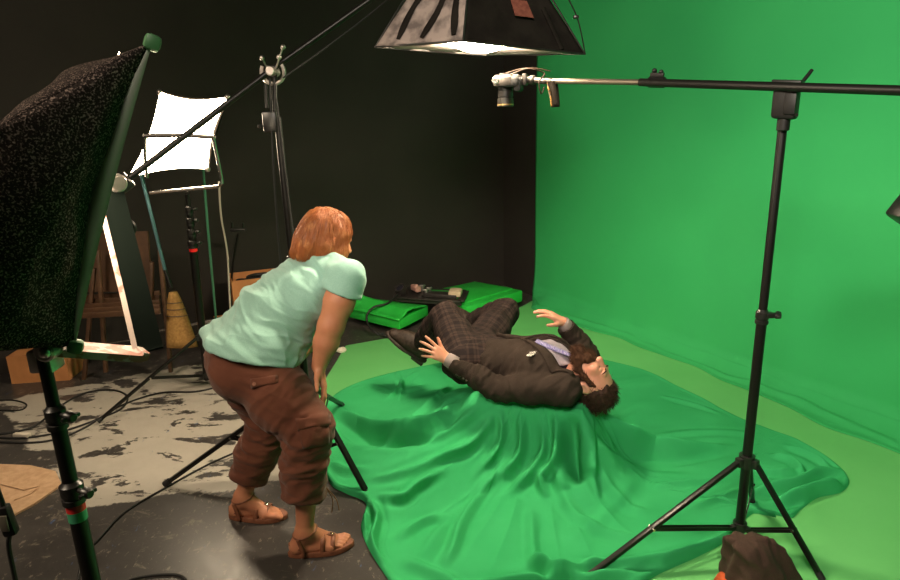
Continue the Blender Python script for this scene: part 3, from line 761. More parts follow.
# ------------------------------------------------------------------ figures: shared anatomy
def ortho(up, front):
    u = nrm(up); f = nrm(np.array(front) - u * (np.array(front) @ u)); x = np.cross(f, u)   # x = the figure's right
    return -x, f, u                                               # left, front, crown
def head(v, c, fr, s=1.0, closed=False, k=.012):
    L_, F_, U_ = fr; c = np.array(c, float)
    P = lambda x, y, z: c + s * (L_ * x + F_ * y + U_ * z)
    A = (L_, F_, U_)
    v.ell(P(0, -.018, .030), np.array((.076, .096, .088)) * s, A, k)
    v.ell(P(0, .022, -.022), np.array((.062, .070, .088)) * s, A, .03)
    v.cone(P(-.040, .012, -.066), P(0, .066, -.098), .026 * s, .020 * s, .02); v.cone(P(.040, .012, -.066), P(0, .066, -.098), .026 * s, .020 * s, .02)
    v.cone(P(-.036, .070, -.020), P(.036, .070, -.020), .024 * s, .024 * s, .02)          # cheeks
    v.cone(P(-.032, .078, .026), P(.032, .078, .026), .013 * s, .013 * s, .012)            # brow
    for q in (-1, 1):
        v.ell(P(q * .031, .098, .006), np.array((.017, .016, .012)) * s, A, .010, 'cut')
        v.ell(P(q * .031, .077, .004), np.array((.0155, .0135, .0120)) * s, A, .003)
        if closed: v.ell(P(q * .031, .079, .0035), np.array((.0165, .0135, .0115)) * s, A, .003)
        v.ell(P(q * .082, -.012, -.006), np.array((.013, .024, .036)) * s, A, .006)        # ear
        v.ell(P(q * .095, -.007, -.002), np.array((.007, .012, .019)) * s, A, .004, 'cut')
        v.cone(P(q * .009, .100, -.027), P(q * .013, .094, -.028), .0085 * s, .007 * s, .005)
    v.cone(P(0, .086, .018), P(0, .110, -.022), .0075 * s, .0115 * s, .010)
    v.ell(P(0, .093, -.0565), np.array((.024, .006, .0018)) * s, A, .003, 'cut')
    v.cone(P(-.015, .088, -.052), P(.015, .088, -.052), .0058 * s, .0058 * s, .006); v.cone(P(-.013, .087, -.062), P(.013, .087, -.062), .0065 * s, .0065 * s, .006)
    return P
def hand(v, wrist, d, back, thumb, curl, spread=.10, s=1.0, tcurl=.3, lift=0.0, bow=0.0):
    """d: wrist to knuckles, back: out of the back of the hand, thumb: the thumb's side; curl: per finger (index..little) bend in radians per joint"""
    d = nrm(d); bk = nrm(np.array(back) - d * (np.array(back) @ d)); x = nrm(np.cross(d, bk)); x = x if x @ np.array(thumb) > 0 else -x
    w = np.array(wrist, float); J = []
    P = lambda a, b, c: w + s * (x * a + d * b + bk * c)
    kn = [(.030, .086, .002), (.010, .092, .004), (-.010, .087, .003), (-.028, .077, 0)]; ln = [(.042, .026, .021), (.046, .029, .022), (.042, .027, .021), (.033, .020, .018)]
    for i, (kx, ky, kz) in enumerate(kn):
        v.cone(P(kx * .55, .004, 0), P(kx, ky, kz), .0135 * s, .0115 * s, .014)
        ang = (1.5 - i) * spread; c0 = curl[i] if hasattr(curl, '__len__') else curl; p = P(kx, ky, kz); a = -lift + c0 * .6 + bow
        dirx = lambda a: d * math.cos(a) * math.cos(ang) + x * math.sin(ang) * math.cos(a) - bk * math.sin(a)
        r = [.0098, .0090, .0082, .0068] if i < 3 else [.0086, .0078, .0070, .0060]
        for j in range(3):
            q = p + s * ln[i][j] * dirx(a); v.cone(p, q, r[j] * s, r[j + 1] * s, .003); J.append((q, dirx(a), bk)); p = q; a += c0
    v.cone(P(0, .0, 0), P(0, .05, -.001), .020 * s, .022 * s, .012, flat=(bk, .62))
    t0 = P(.018, .022, -.006); t1 = P(.044, .050, -.014); v.cone(t0, t1, .0165 * s, .0130 * s, .012)
    td = nrm(d * .75 + x * (.65 - tcurl) - bk * tcurl); t2 = t1 + td * .034 * s; td2 = nrm(td - x * tcurl * .6); t3 = t2 + td2 * .026 * s
    v.cone(t1, t2, .0115 * s, .0100 * s, .005).cone(t2, t3, .0100 * s, .0080 * s, .003)
    return J
def lerp(a, b, t): return np.array(a, float) * (1 - t) + np.array(b, float) * t
def limb_attr(o, V, segs):
    """cloth coordinates along / around the nearest limb, kept as a mesh attribute (for the plaid)"""
    best = np.full(len(V), 9.0); out = np.zeros((len(V), 3)); acc = 0
    off = {}
    for (key, a, b, ref) in segs:
        a = np.array(a, float); b = np.array(b, float); dd, t = segdist(V, a, b); L_ = np.linalg.norm(b - a); x, y, z = frame_of(b - a, ref)
        q = V - a; an = np.arctan2(q @ y, q @ x); base = off.get(key, 0.0); k = dd < best
        val = np.stack([base + t * L_, an * 0.075, np.zeros(len(V))], 1); out[k] = val[k]; best[k] = dd[k]; off[key] = base + L_
    at_ = o.data.attributes.new('cloth_uv', 'FLOAT_VECTOR', 'POINT'); at_.data.foreach_set('vector', out.astype(np.float32).ravel())
def plaid_material():
    m = mat('dark_plaid_wool', (.05, .04, .037), .85, bump=(500, .3), spec=.1); nt = m.node_tree; N = nt.nodes; L = nt.links; p = N['Principled BSDF']
    a = N.new('ShaderNodeAttribute'); a.attribute_name = 'cloth_uv'; sp = N.new('ShaderNodeSeparateXYZ'); L.new(a.outputs['Vector'], sp.inputs[0])
    def band(sock, per, w, ph=0):
        q = N.new('ShaderNodeMath'); q.operation = 'MULTIPLY_ADD'; L.new(sock, q.inputs[0]); q.inputs[1].default_value = 1 / per; q.inputs[2].default_value = ph
        f_ = N.new('ShaderNodeMath'); f_.operation = 'FRACT'; L.new(q.outputs[0], f_.inputs[0])
        l = N.new('ShaderNodeMath'); l.operation = 'LESS_THAN'; L.new(f_.outputs[0], l.inputs[0]); l.inputs[1].default_value = w; return l.outputs[0]
    s_ = None
    for i, (sock, ws) in enumerate(((sp.outputs[0], (.46, .10)), (sp.outputs[1], (.46, .10)))):
        for w_, ph, g in ((ws[0], 0, .55), (ws[1], .33, .5)):
            mu = N.new('ShaderNodeMath'); mu.operation = 'MULTIPLY'; L.new(band(sock, .052, w_, ph), mu.inputs[0]); mu.inputs[1].default_value = g
            if s_ is None: s_ = mu.outputs[0]
            else:
                ad = N.new('ShaderNodeMath'); ad.operation = 'ADD'; L.new(s_, ad.inputs[0]); L.new(mu.outputs[0], ad.inputs[1]); s_ = ad.outputs[0]
    r = N.new('ShaderNodeValToRGB'); L.new(s_, r.inputs[0]); r.color_ramp.elements[0].color = (.046, .031, .026, 1); r.color_ramp.elements[1].color = (.017, .0125, .0125, 1)
    r.color_ramp.elements[1].position = 1.0; L.new(r.outputs[0], p.inputs['Base Color']); return m
PLAID = plaid_material()
TWEED = mat('brown_grey_tweed', (.027, .0190, .0148), .88, noise=(420, (.042, .031, .0245), 2), bump=(600, .35), spec=.1)
NAVY = mat('navy_knit', (.018, .012, .024), .85, bump=(500, .3), spec=.2)
SHIRT = mat('pale_lilac_shirt', (.30, .26, .28), .8, noise=(200, (.25, .21, .26), 2), bump=(60, .3))
TIE = mat('blue_check_cotton', (.13, .11, .30), .7, noise=(150, (.32, .30, .46), 2, .45, .55))
SUEDE = mat('dark_brown_suede', (.022, .014, .010), .6, noise=(60, (.048, .033, .024), 4), bump=(200, .25), spec=.25)
SOLE = mat('shoe_sole', (.035, .024, .018), .7)
HAIR_M = mat('dark_brown_hair', (.026, .013, .009), .65, noise=(60, (.055, .027, .017), 3), spec=.2)
BEARD = mat('brown_beard_hair', (.042, .019, .011), .75, noise=(60, (.08, .035, .018), 3), spec=.15)
HAIR_W = mat('copper_hair', (.25, .072, .020), .5, noise=(16, (.38, .13, .038), 3, .4, .7), spec=.6)
TEAL = mat('pale_mint_tshirt', (.25, .46, .405), .85, noise=(260, (.29, .51, .45), 2), bump=(500, .2), spec=.2, sheen=.2)
RUSTP = mat('rust_brown_cotton', (.105, .036, .021), .85, noise=(8, (.135, .048, .028), 4), bump=(500, .25), spec=.2, sheen=.12)
LEATHER = mat('tan_sandal_leather', (.23, .085, .042), .55, noise=(50, (.16, .055, .028), 4), bump=(200, .2))
NAIL = mat('nail', (.62, .33, .25), .4)

# ------------------------------------------------------------------ the lying man
HORN = mat('horn_button', (.03, .018, .012), .3)
def man():
    neck = np.array([.625, 2.86, .475]); pel = np.array([.115, 3.075, .500]); ch = lerp(pel, neck, .66) + (0, 0, .012)
    ax = nrm(neck - pel); lt = nrm(np.cross((0, 0, 1), ax)); lt = lt if lt[1] < 0 else -lt; up = np.cross(ax, lt); up = up if up[2] > 0 else -up
    shL = neck - ax * .035 + lt * .198 - up * .005; shR = neck - ax * .045 - lt * .185
    elL = AT(497, 389, 2.80); wrL = AT(447, 359, 2.87); elR = AT(588, 357, 3.14); wrR = AT(563, 322, 3.08)
    hipL = pel + lt * .095 - ax * .02; hipR = pel - lt * .095 - ax * .02
    knL = AT(446, 316, 3.33); anL = AT(421, 343, 3.60); knR = AT(505, 312, 3.52); anR = AT(471, 322, 3.78)
    toeL = AT(393, 331, 3.56); toeR = AT(452, 312, 3.80)
    hc = AT(589, 379, 2.79)
    crown = CR * .78 - CU * .60 - CF * .12; front = CR * .56 + CU * .74 - CF * .48
    fr = ortho(crown, front); L_, F_, U_ = fr
    v = Vol((-.36, 2.56, .20), (.95, 4.0, 1.0), .0037)
    P = head(v, hc, fr, 1.08, True)
    v.cone(P(0, -.018, -.05), neck + up * .0, .058, .062, .02)
    v.cone(neck - ax * .02, ch, .055, .09, .03, flat=(up, .8)); v.cone(ch - lt * .05, ch + lt * .05, .085, .085, .03); v.cone(ch, pel, .095, .095, .03, flat=(up, .85))
    for s_, (sh, el, wr) in ((1, (shL, elL, wrL)), (-1, (shR, elR, wrR))):
        v.cone(neck - ax * .03 + lt * .05 * s_, sh, .040, .040, .02); v.chain([sh, lerp(sh, el, .5), el], [.040, .036, .030], .01)
        v.chain([el, lerp(el, wr, .35), wr], [.030, .030, .026], .008)
    for hp, kn, an, toe in ((hipL, knL, anL, toeL), (hipR, knR, anR, toeR)):
        v.chain([hp, lerp(hp, kn, .5), kn], [.070, .058, .040], .02); v.chain([kn, lerp(kn, an, .35), an], [.040, .040, .030], .01)
        v.cone(an, lerp(an, toe, .2), .030, .022, .02)
    # near hand: back of the hand up towards the viewer, fingers fanned to the left
    kL = AT(436, 350, 2.86); dL = nrm(kL - wrL)
    J = hand(v, wrL, nrm(AT(431, 350, 2.84) - wrL), -CF * .9 + CU * .35, CU, [.16, .24, .30, .34], .19, .88, .0, lift=.05)
    J += hand(v, wrR, nrm(AT(551, 315, 3.06) - wrR), CU * .8 - CF * .5, CR * .0 - CF + CU * .1 - CR * .2, [.30, .28, .34, .40], .06, .97, .25)
    V, Q = v.mesh(2)
    body = mesh_obj('person', V, Q, SKIN_M, None, True)
    # brows flushed, cheeks: the skin stays one material
    tag(body, 'bearded man in a dark tweed jacket and plaid trousers lying on his back', 'person')
    nb = MB()
    for (p, d_, b_) in [J[i] for i in (2, 5, 8, 11, 14, 17, 20, 23)]:
        x = np.cross(d_, b_); bb = nrm(b_ - d_ * (b_ @ d_)); nb.sph(p - d_ * .002 + bb * .0055, (.0045, .0062, .0022), 8, (nrm(x), d_, bb))
    nb.build('fingernails', NAIL, body, True)['kind'] = 'stuff'
    # ---- trousers
    v = Vol((-.36, 2.6, .22), (.60, 4.0, .86), .0052)
    v.cone(pel + ax * .02 - lt * .02, pel + ax * .18, .122, .130, .05, flat=(up, .86)); v.cone(pel - lt * .05 + ax * .01, pel + lt * .05 + ax * .01, .112, .112, .05, flat=(up, .9))
    for hp, kn, an in ((hipL, knL, anL), (hipR, knR, anR)):
        out = nrm(kn - (hp + an) / 2)
        v.chain([hp, lerp(hp, kn, .5) + out * .006, kn - out * .005], [.108, .096, .078], .03); v.cone(kn - out * .004, kn + out * .01, .070, .064, .02)
        d_ = nrm(an - kn); v.chain([kn - out * .004, lerp(kn, an, .4) , an + d_ * .02], [.076, .072, .055], .03)
        v.plane(an - d_ * .015, d_, lo=an - .13, hi=an + .13)
    for wr, el in ((wrL, elL),): v.cone(lerp(el, wr, .2), wr, .05, .03, .0, 'cut')
    V, Q = v.mesh(3)
    for hp, kn, an in ((hipL, knL, anL), (hipR, knR, anR)):
        wk = near(V, kn, .15); V = wrinkle(V, Q, nrm(an - hp), .011, 34, 3.0, wk, 2.0); V = wrinkle(V, Q, nrm(an - kn), .010, 36, 3.5, near(V, lerp(kn, an, .8), .13), 5.0)
        V = wrinkle(V, Q, nrm(kn - hp), .010, 26, 3.0, near(V, hp, .16), 8.0)
    V = wrinkle(V, Q, nrm(ax + lt * .4), .007, 22, 3.0, None, 3.0)
    o = mesh_obj('trousers', V, Q, PLAID, body, True); o['label'] = 'dark brown plaid wool trousers'
    limb_attr(o, V, [('L', pel + ax * .15, hipL, up), ('L', hipL, knL, up), ('L', knL, anL, up), ('R', pel + ax * .15, hipR, up), ('R', hipR, knR, up), ('R', knR, anR, up)])
    # ---- shirt and knit waistcoat seen in the open jacket
    v = Vol((.0, 2.55, .30), (.86, 3.25, .72), .0048)
    v.cone(neck - ax * .03, ch, .074, .120, .03, flat=(up, .82)); v.cone(ch - lt * .05, ch + lt * .05, .108, .108, .04); v.cone(ch, pel + ax * .1, .116, .112, .05, flat=(up, .86))
    V, Q = v.mesh(2); V = wrinkle(V, Q, lt, .006, 30, 4, None, 1.0); mesh_obj('waistcoat', V, Q, NAVY, body, True)
    v = Vol((.30, 2.6, .34), (.86, 3.2, .74), .0045)
    v.cone(neck - ax * .02, ch + ax * .02, .086, .132, .03, flat=(up, .84)); v.cone(ch - lt * .05, ch + lt * .05, .122, .122, .04)
    v.lo0 = None
    tip = ch - ax * .10 + up * .1                                                  # V opening of the waistcoat
    for s_ in (1, -1): v.plane(tip, nrm(lt * s_ - ax * .48))
    v.plane(ch + up * .05, -up); V, Q = v.mesh(2); V = wrinkle(V, Q, lt, .006, 38, 4, None, 4.0); mesh_obj('shirt', V, Q, SHIRT, body, True)
    nkd = nrm(P(0, -.018, -.05) - neck); cb = neck + nkd * .012 + up * .004
    x, y, z = frame_of(nkd, up); m = MB(); g = []
    for i in range(33):
        a_ = 2 * math.pi * i / 32; rr = .068 + .006 * math.cos(a_ * 2); g.append([cb + (x * math.cos(a_) + y * math.sin(a_)) * (rr + .012 * (1 - h)) + nkd * (h * .038 - .014 + .012 * math.sin(a_)) for h in (0, .5, 1)])
    m.sheet(g, .004); m.build('collar', SHIRT, body, True)
    td = nrm(tip - neck - up * .0); g = []
    for i, t in enumerate(np.linspace(0.0, 1, 9)):
        c = lerp(neck + up * .094 - ax * .005 + lt * .040, ch + up * .134 - ax * .03 + lt * .036, t); hw = .016 + .014 * t; g.append([c - lt * hw, c + up * .006, c + lt * hw])
    m = MB().sheet(g, .006); m.sph(neck + up * .083, (.018, .016, .014), 10); m.build('necktie', TIE, body, True)['label'] = 'blue and white checked tie'
    # ---- jacket
    v = Vol((-.12, 2.48, .28), (.92, 3.42, .86), .0047)
    nk = neck - ax * .02
    v.cone(nk, ch, .098, .146, .03, flat=(up, .86)); v.cone(ch - lt * .075, ch + lt * .075, .130, .130, .04, flat=(up, .96)); v.cone(ch, pel + ax * .0, .146, .150, .05, flat=(up, .84))
    v.cone(pel + ax * .04 - lt * .05, pel + ax * .04 + lt * .05, .128, .128, .05, flat=(up, .9))
    for sh, el, wr, s_ in ((shL, elL, wrL, 1), (shR, elR, wrR, -1)):
        v.cone(nk + lt * .05 * s_ - ax * .02, sh, .070, .075, .03); v.chain([sh, lerp(sh, el, .5), el], [.075, .068, .060], .025)
        v.chain([el, lerp(el, wr, .4), wr], [.060, .056, .043], .012); d_ = nrm(wr - el)
        v.plane(wr - d_ * .030, d_, lo=wr - .07, hi=wr + .12)
        v.cone(wr - d_ * .06, wr + d_ * .02, .033, .036, .0, 'cut')
    v.plane(pel + ax * .095, -ax, lo=pel - .24, hi=pel + (.30, .30, .25)); v.cone(pel + ax * .02, pel + ax * .105, .128, .132, .0, 'cut', flat=(up, .86))
    # the front opening: a long narrow V from the neck to the waist button, on the top side only
    btn = lerp(pel, neck, .50)
    cutv = Vol(v.lo, v.lo + v.h * (v.n - 1), v.h); sl, X, Y, Z = cutv.sub(cutv.lo, cutv.lo + cutv.h * cutv.n)
    s_ = (X - btn[0]) * ax[0] + (Y - btn[1]) * ax[1] + (Z - btn[2]) * ax[2]; l_ = (X - btn[0]) * lt[0] + (Y - btn[1]) * lt[1] + (Z - btn[2]) * lt[2]; u_ = (X - btn[0]) * up[0] + (Y - btn[1]) * up[1] + (Z - btn[2]) * up[2]
    L0 = .285; wid = .130 * np.clip(s_ / L0, 0, 1) ** .8
    D = np.maximum(np.abs(l_ - .022) - wid, np.maximum(-s_, .045 - u_)).astype(np.float32)
    D2 = np.maximum(np.abs(l_ + .01 - .0) - (.004 + .30 * np.clip(-s_, 0, .2)), np.maximum(s_, .07 - u_)).astype(np.float32)
    v.a = np.maximum(v.a, -np.minimum(D, D2))
    V, Q = v.mesh(3)
    V = wrinkle(V, Q, nrm(ax * .8 + lt * .5), .010, 20, 3.5, np.ones(len(V)) * .8, 1.0)
    for sh, el, wr in ((shL, elL, wrL), (shR, elR, wrR)):
        V = wrinkle(V, Q, nrm(wr - el), .012, 34, 3.2, near(V, lerp(el, wr, .35), .13), 6.0); V = wrinkle(V, Q, nrm(el - sh), .013, 28, 3.0, near(V, el, .16), 9.0)
        V = wrinkle(V, Q, nrm(el - sh + ax * .4), .012, 24, 3.0, near(V, sh, .15), 12.0)
    V = V + vnormals(V, Q) * 0
    jk = mesh_obj('jacket', V, Q, TWEED, body, True); jk['label'] = 'brown grey tweed jacket'
    jt = BVHTree.FromPolygons([Vector(p) for p in V], [tuple(map(int, q)) for q in Q])
    def surf(p, off=.004):
        loc, n, _, _ = jt.find_nearest(Vector(p)); return np.array(loc) + np.array(n) * off, np.array(n)
    for s in (1, -1):                                                               # lapels
        g = []
        for t in np.linspace(0, 1, 15):
            edge = btn + ax * (L0 * .97 * t) + lt * (s * .130 * t ** .8 + .022 + s * .004) + up * .16
            w_ = .012 + .058 * min(1, t / .62) if t < .70 else .062 - .02 * (t - .7)
            if abs(t - .72) < .03: w_ *= .62
            row = []
            for q in (0, .35, .7, 1):
                p = edge + lt * s * w_ * q; hh = jt.ray_cast(Vector(p + up * .1), Vector(-up)); pp = np.array(hh[0]) if hh[0] is not None else p - up * .04
                row.append(pp + up * (.006 + .004 * q * (1 - q) * 4))
            g.append(row)
        MB().sheet(g, .004).build('lapel', TWEED, jk, True)
    pk = btn + ax * .055 + lt * .150 + up * .2; hh = jt.ray_cast(Vector(pk), Vector(-up)); pp = np.array(hh[0]) if hh[0] is not None else pk
    sq = mat('patterned_silk', (.55, .52, .46), .6, noise=(160, (.05, .05, .06), 2, .45, .55)); m = MB()
    for a_, o_ in ((-.35, -.012), (.1, .0), (.5, .012)):
        c = pp + lt * o_ + up * .008; dd = nrm(ax * math.cos(a_) + lt * math.sin(a_)); sd = nrm(np.cross(dd, up)); m.sheet([[c - sd * .014, c - sd * .010 + dd * .02], [c + up * .003, c + dd * .034 + up * .010], [c + sd * .014, c + sd * .010 + dd * .02]], .003)
    m.build('pocket_square', sq, jk)
    m = MB()
    for t in (-.015, -.10): 
        hh = jt.ray_cast(Vector(btn + ax * t + up * .3 + lt * .012), Vector(-up)); pp = np.array(hh[0]); MB().cyl(pp, pp + up * .005, .009, seg=12, bev=.001).build('button', HORN, jk)
    for i in range(4):
        p, n = surf(wrL - nrm(wrL - elL) * (.050 + .018 * i) - CU * .05 - CF * .05); MB().cyl(p - n * .002, p + n * .003, .006, seg=10).build('button', HORN, jk)
    for wr, el in ((wrL, elL), (wrR, elR)):                                          # shirt cuffs
        d_ = nrm(wr - el); MB().tube([wr - d_ * .05, wr - d_ * .022, wr - d_ * .002, wr + d_ * .006], [.037, .0365, .0345, .030], 18).build('shirt_cuff', mat('grey_knit_cuff', (.27, .22, .21), .9, bump=(300, .4)), body, True)
    # ---- shoes
    for an, toe, kn in ((anL, toeL, knL), (anR, toeR, knR)):
        sh = nrm(an - kn)
        if an is anL: fd = nrm(-.78 * CR + .60 * CU - .12 * CF); dn = -.50 * CR - .70 * CU + .42 * CF
        else: fd = nrm(-.55 * CR + .62 * CU + .2 * CF); dn = -.75 * CR - .35 * CU + .5 * CF
        dn = nrm(dn - fd * (dn @ fd)); sd = np.cross(fd, dn); e0 = an + dn * .030 - fd * .045; R = lambda a, b, c=0: e0 + fd * a + dn * b + sd * c
        v = Vol(e0 - .34, e0 + .34, .005)
        v.cone(R(.02, -.045), R(.01, .0), .050, .050, .02); v.cone(R(.0, .012), R(.10, .018), .045, .048, .03, flat=(sd, .95)); v.cone(R(.09, .020), R(.200, .030), .050, .040, .03, flat=(dn, .82)); v.cone(R(.03, -.03), R(.13, .010), .048, .040, .03)
        v.cone(R(.02, -.03), R(.15, .004), .048, .038, .03); v.plane(R(.05, .048), dn); V, Q = v.mesh(2); V = wrinkle(V, Q, fd, .004, 50, 3, near(V, R(.13, 0), .06), 4)
        so = mesh_obj('shoe', V, Q, SUEDE, body, True)
        g = MB(); n = 28; Vt = []
        prof = [(math.cos(2 * math.pi * i / n), math.sin(2 * math.pi * i / n)) for i in range(n)]
        def outline(off):
            r = []
            for c_, s2 in prof:
                a = .098 + c_ * (.150 + off); wd = (.045 if a < .06 else .045 + .010 * math.sin(min(1, (a - .06) / .12) * math.pi / 1.3)) + off; r.append((a, s2 * wd))
            return r
        rows = [[R(a, b, c) for a, c in outline(o2)] for b, o2 in ((.044, -.002), (.046, .004), (.062, .004), (.064, .0))]
        Vt = [p for r in rows for p in r]; Fc = [tuple(range(n))[::-1], tuple(3 * n + k for k in range(n))] + [(i * n + k, i * n + (k + 1) % n, (i + 1) * n + (k + 1) % n, (i + 1) * n + k) for i in range(3) for k in range(n)]
        g.add(Vt, Fc); g.box(R(-.005, .074), (.085, .070, .024), (fd, sd, dn), .008); g.build('sole', SOLE, so, True)
        lc = MB()
        for i in range(4): lc.tube([R(.06 + .022 * i, -.052 + .018 * i, -.020), R(.064 + .022 * i, -.064 + .0175 * i, 0), R(.06 + .022 * i, -.052 + .018 * i, .020)], .0028, 6)
        lc.build('laces', mat('lace', (.12, .10, .09), .6), so)
        MB().tube([an - sh * .055, an - sh * .01], [.044, .046], 16).build('sock', mat('grey_sock', (.16, .15, .15), .9), body, True)
    # ---- hair, beard
    v = Vol(hc - .2, hc + .2, .004)
    v.ell(P(0, -.026, .054), (.088, .098, .104), fr, .01); v.ell(P(0, -.056, -.005), (.074, .060, .070), fr, .03)
    v.ell(P(0, .105, .022), (.080, .085, .084), fr, .012, 'cut'); v.ell(P(0, .09, -.06), (.11, .075, .08), fr, .012, 'cut')                       # forehead line
    for s in (-1, 1):
        v.ell(P(s * .080, .045, -.045), (.030, .050, .060), fr, .01, 'cut'); v.cone(P(s * .073, .016, .01), P(s * .072, .020, -.035), .009, .009, .01)
        v.ell(P(s * .088, -.008, -.008), (.020, .020, .030), fr, .004, 'cut')
    V, Q = v.mesh(2); nn = vnormals(V, Q); V = V + nn * (.006 * vnoise(V * 50) + .002 * vnoise(V * 130))[:, None]
    ho = mesh_obj('hair', V, Q, HAIR_M, body, True); ho['label'] = 'short tousled dark brown hair'
    def mk(V, Q, n, ln, droop, seed, jit=.6, keep=None):
        r = np.random.default_rng(seed); N_ = vnormals(V, Q); idx = np.arange(len(V)) if keep is None else np.where(keep)[0]; ii = r.choice(idx, n)
        def fn(_):
            d0 = N_[ii] + r.normal(0, jit, (n, 3)) + droop; d0 /= np.linalg.norm(d0, axis=1, keepdims=True); l = ln * (.5 + r.random(n))[:, None, None]
            t = np.linspace(0, 1, 5)[None, :, None]; cur = r.normal(0, .5, (n, 1, 3))
            return V[ii][:, None, :] - N_[ii][:, None, :] * .003 + l * (d0[:, None, :] * t + (cur + np.array(droop) * .6) * t * t * .5)
        return fn
    kp = (V - hc) @ U_ * .7 - (V - hc) @ F_ > .0
    strands('hair_strands', None, mk(V, Q, 2600, .020, U_ * .35 - F_ * .75, 3, .38, kp), 5, .0009, HAIR_M, ho)['kind'] = 'stuff'
    v = Vol(hc - .2, hc + .2, .004)
    for s in (-1, 1): v.chain([P(s * .0755, .026, .030), P(s * .072, .030, -.030), P(s * .058, .034, -.070), P(0, .078, -.108)], [.006, .009, .014, .023], .02)
    v.cone(P(0, .068, -.10), P(0, .064, -.122), .027, .020, .02); v.chain([P(-.034, .086, -.060), P(-.018, .097, -.044), P(.018, .097, -.044), P(.034, .086, -.060)], [.010, .0095, .0095, .010], .008)
    v.cone(P(-.03, .05, -.095), P(.03, .05, -.095), .026, .026, .02); v.cone(P(-.024, .084, -.066), P(.024, .084, -.066), .022, .022, .015)
    V, Q = v.mesh(2); nn = vnormals(V, Q); V = V + nn * (.0025 * vnoise(V * 70))[:, None]
    bo = mesh_obj('beard', V, Q, BEARD, body, True); bo['label'] = 'full brown beard and moustache'
    strands('beard_strands', None, mk(V, Q, 2600, .012, -U_ * 1.1, 5, .3), 5, .0008, BEARD, bo)['kind'] = 'stuff'
    m = MB()
    for s in (-1, 1):
        MB().tube(catmull([P(s * .012, .094, .020), P(s * .030, .0925, .027), P(s * .050, .080, .020)], 5), [.0025, .003, .0035, .0038, .0038, .0036, .0034, .003, .0025, .002, .0012], 8).build('eyebrow', HAIR_M, body)
        MB().tube(catmull([P(s * .018, .0885, -.002), P(s * .031, .0925, -.006), P(s * .044, .0865, -.001)], 4), .0014, 6).build('eyelash', HAIR_M, body)
man()
